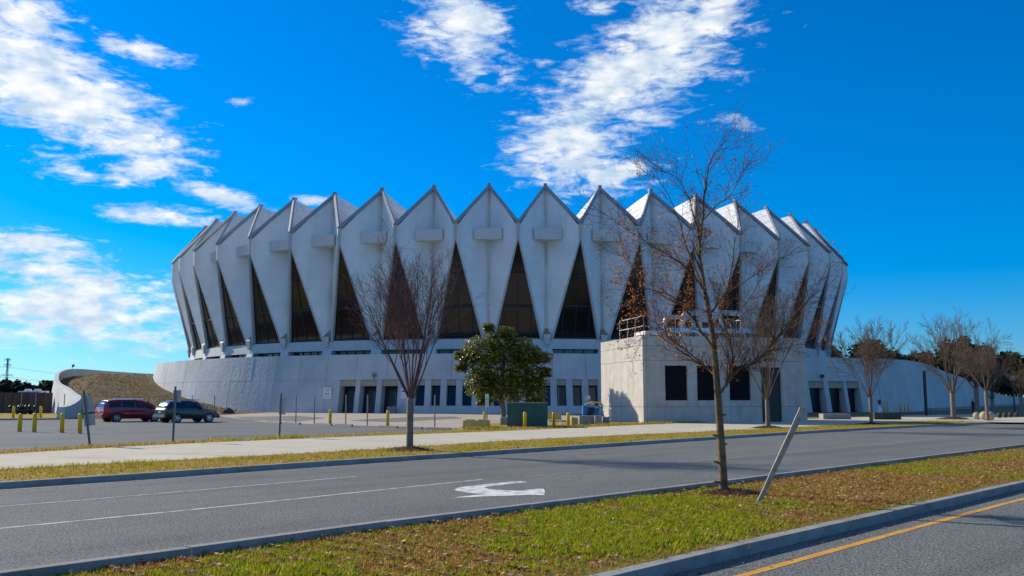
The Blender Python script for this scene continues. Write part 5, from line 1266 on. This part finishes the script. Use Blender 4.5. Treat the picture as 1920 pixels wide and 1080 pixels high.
def litter():
    random.seed(44); m = MB(); cols = []; A = resample(MFi, .4); pal = [(.52, .24, .09), (.30, .09, .04), (.72, .50, .28), (.16, .05, .03), (.45, .17, .07), (.75, .60, .42)]; n = 0
    while n < 9000:
        p = random.choice(A); c = p.lerp(closest_fast(MNi, p), rnd()); x, y = PJ((c.x, c.y, 0))
        if not (-40 < x < 1960 and 700 < y < 1180): continue
        if rnd() > min(1, (13 / c.length) ** .8): continue
        n += 1; a = ru(0, 6.28); s = ru(.018, .040); z = ru(.020, .055); u = Vector((cos(a), sin(a), ru(-.5, .5))) * s; v = Vector((-sin(a), cos(a), ru(-.5, .5))) * s * .6; q = Vector((c.x, c.y, z)); up_ = Vector((0, 0, ru(.0, .012)))
        m.add([q - u, q + v + up_, q + u, q - v + up_], [(0, 1, 2), (0, 2, 3)]); f = ru(.7, 1.3); k = random.choice(pal); cols += [tuple(e * f for e in k)] * 4
    struct(m.build('fallen_leaves', M_LITTER, None, cols=cols), 'stuff')
litter()

def stray_leaves():
    random.seed(51); m = MB(); cols = []; pal = [(.36, .17, .07), (.22, .08, .04), (.48, .30, .15)]
    def leaf(c, z):
        a = ru(0, 6.28); q = ru(.02, .045); u = Vector((cos(a), sin(a), ru(-.3, .3))) * q; v = Vector((-sin(a), cos(a), ru(-.3, .3))) * q * .6; p = Vector((c.x, c.y, z + .012))
        m.add([p - u, p + v, p + u, p - v], [(0, 1, 2), (0, 2, 3)]); k = random.choice(pal); cols.extend([k] * 4)
    for L_, off, n, z in ((KF, -.25, 500, ZR + .004), (MF, .25, 350, ZR), (MN, -.38, 500, ZR), (SW0, .6, 260, .018)):
        A = resample(L_, .3)
        for _ in range(n):
            i = random.randrange(len(A) - 1); d = (A[i + 1] - A[i]).normalized(); nn = Vector((-d.y, d.x)); leaf(A[i] + nn * (off + abs(random.gauss(0, .35)) * (1 if off > 0 else -1)), z)
    struct(m.build('stray_leaves', M_LITTER, None, cols=cols), 'stuff')
stray_leaves()

def bank_grass():
    random.seed(61); m = MB(); cols = []
    for _ in range(26000):
        Y = ru(88, 200); X = ru(-78, -36); z = berm_z(X, Y)
        if z < .15 or (X - CX) ** 2 + (Y - CY) ** 2 < 66.5 ** 2: continue
        xl = None
        for a, b in zip(wp[:-1], wp[1:]):
            if b[1] <= Y <= a[1]: t = (Y - b[1]) / (a[1] - b[1]); xl = b[0] + (a[0] - b[0]) * t; wt = b[2] + (a[2] - b[2]) * t
        if xl is None or X < xl + .5: continue
        z = max(0, min(z, wt - 1.35 + max(0, X - xl - 2.5) * .22)) - .08; a = ru(0, 6.28); w_ = ru(.08, .18); h = ru(.15, .4); k = random.choice(((.26, .18, .09), (.17, .12, .06), (.30, .22, .11), (.14, .13, .05)))
        m.add([(X - cos(a) * w_, Y - sin(a) * w_, z), (X + cos(a) * w_, Y + sin(a) * w_, z), (X + ru(-.15, .15), Y + ru(-.15, .15), z + h)], [(0, 1, 2)]); cols += [k] * 3
    struct(m.build('bank_grass', M_BLADE, None, cols=cols), 'stuff')
bank_grass()
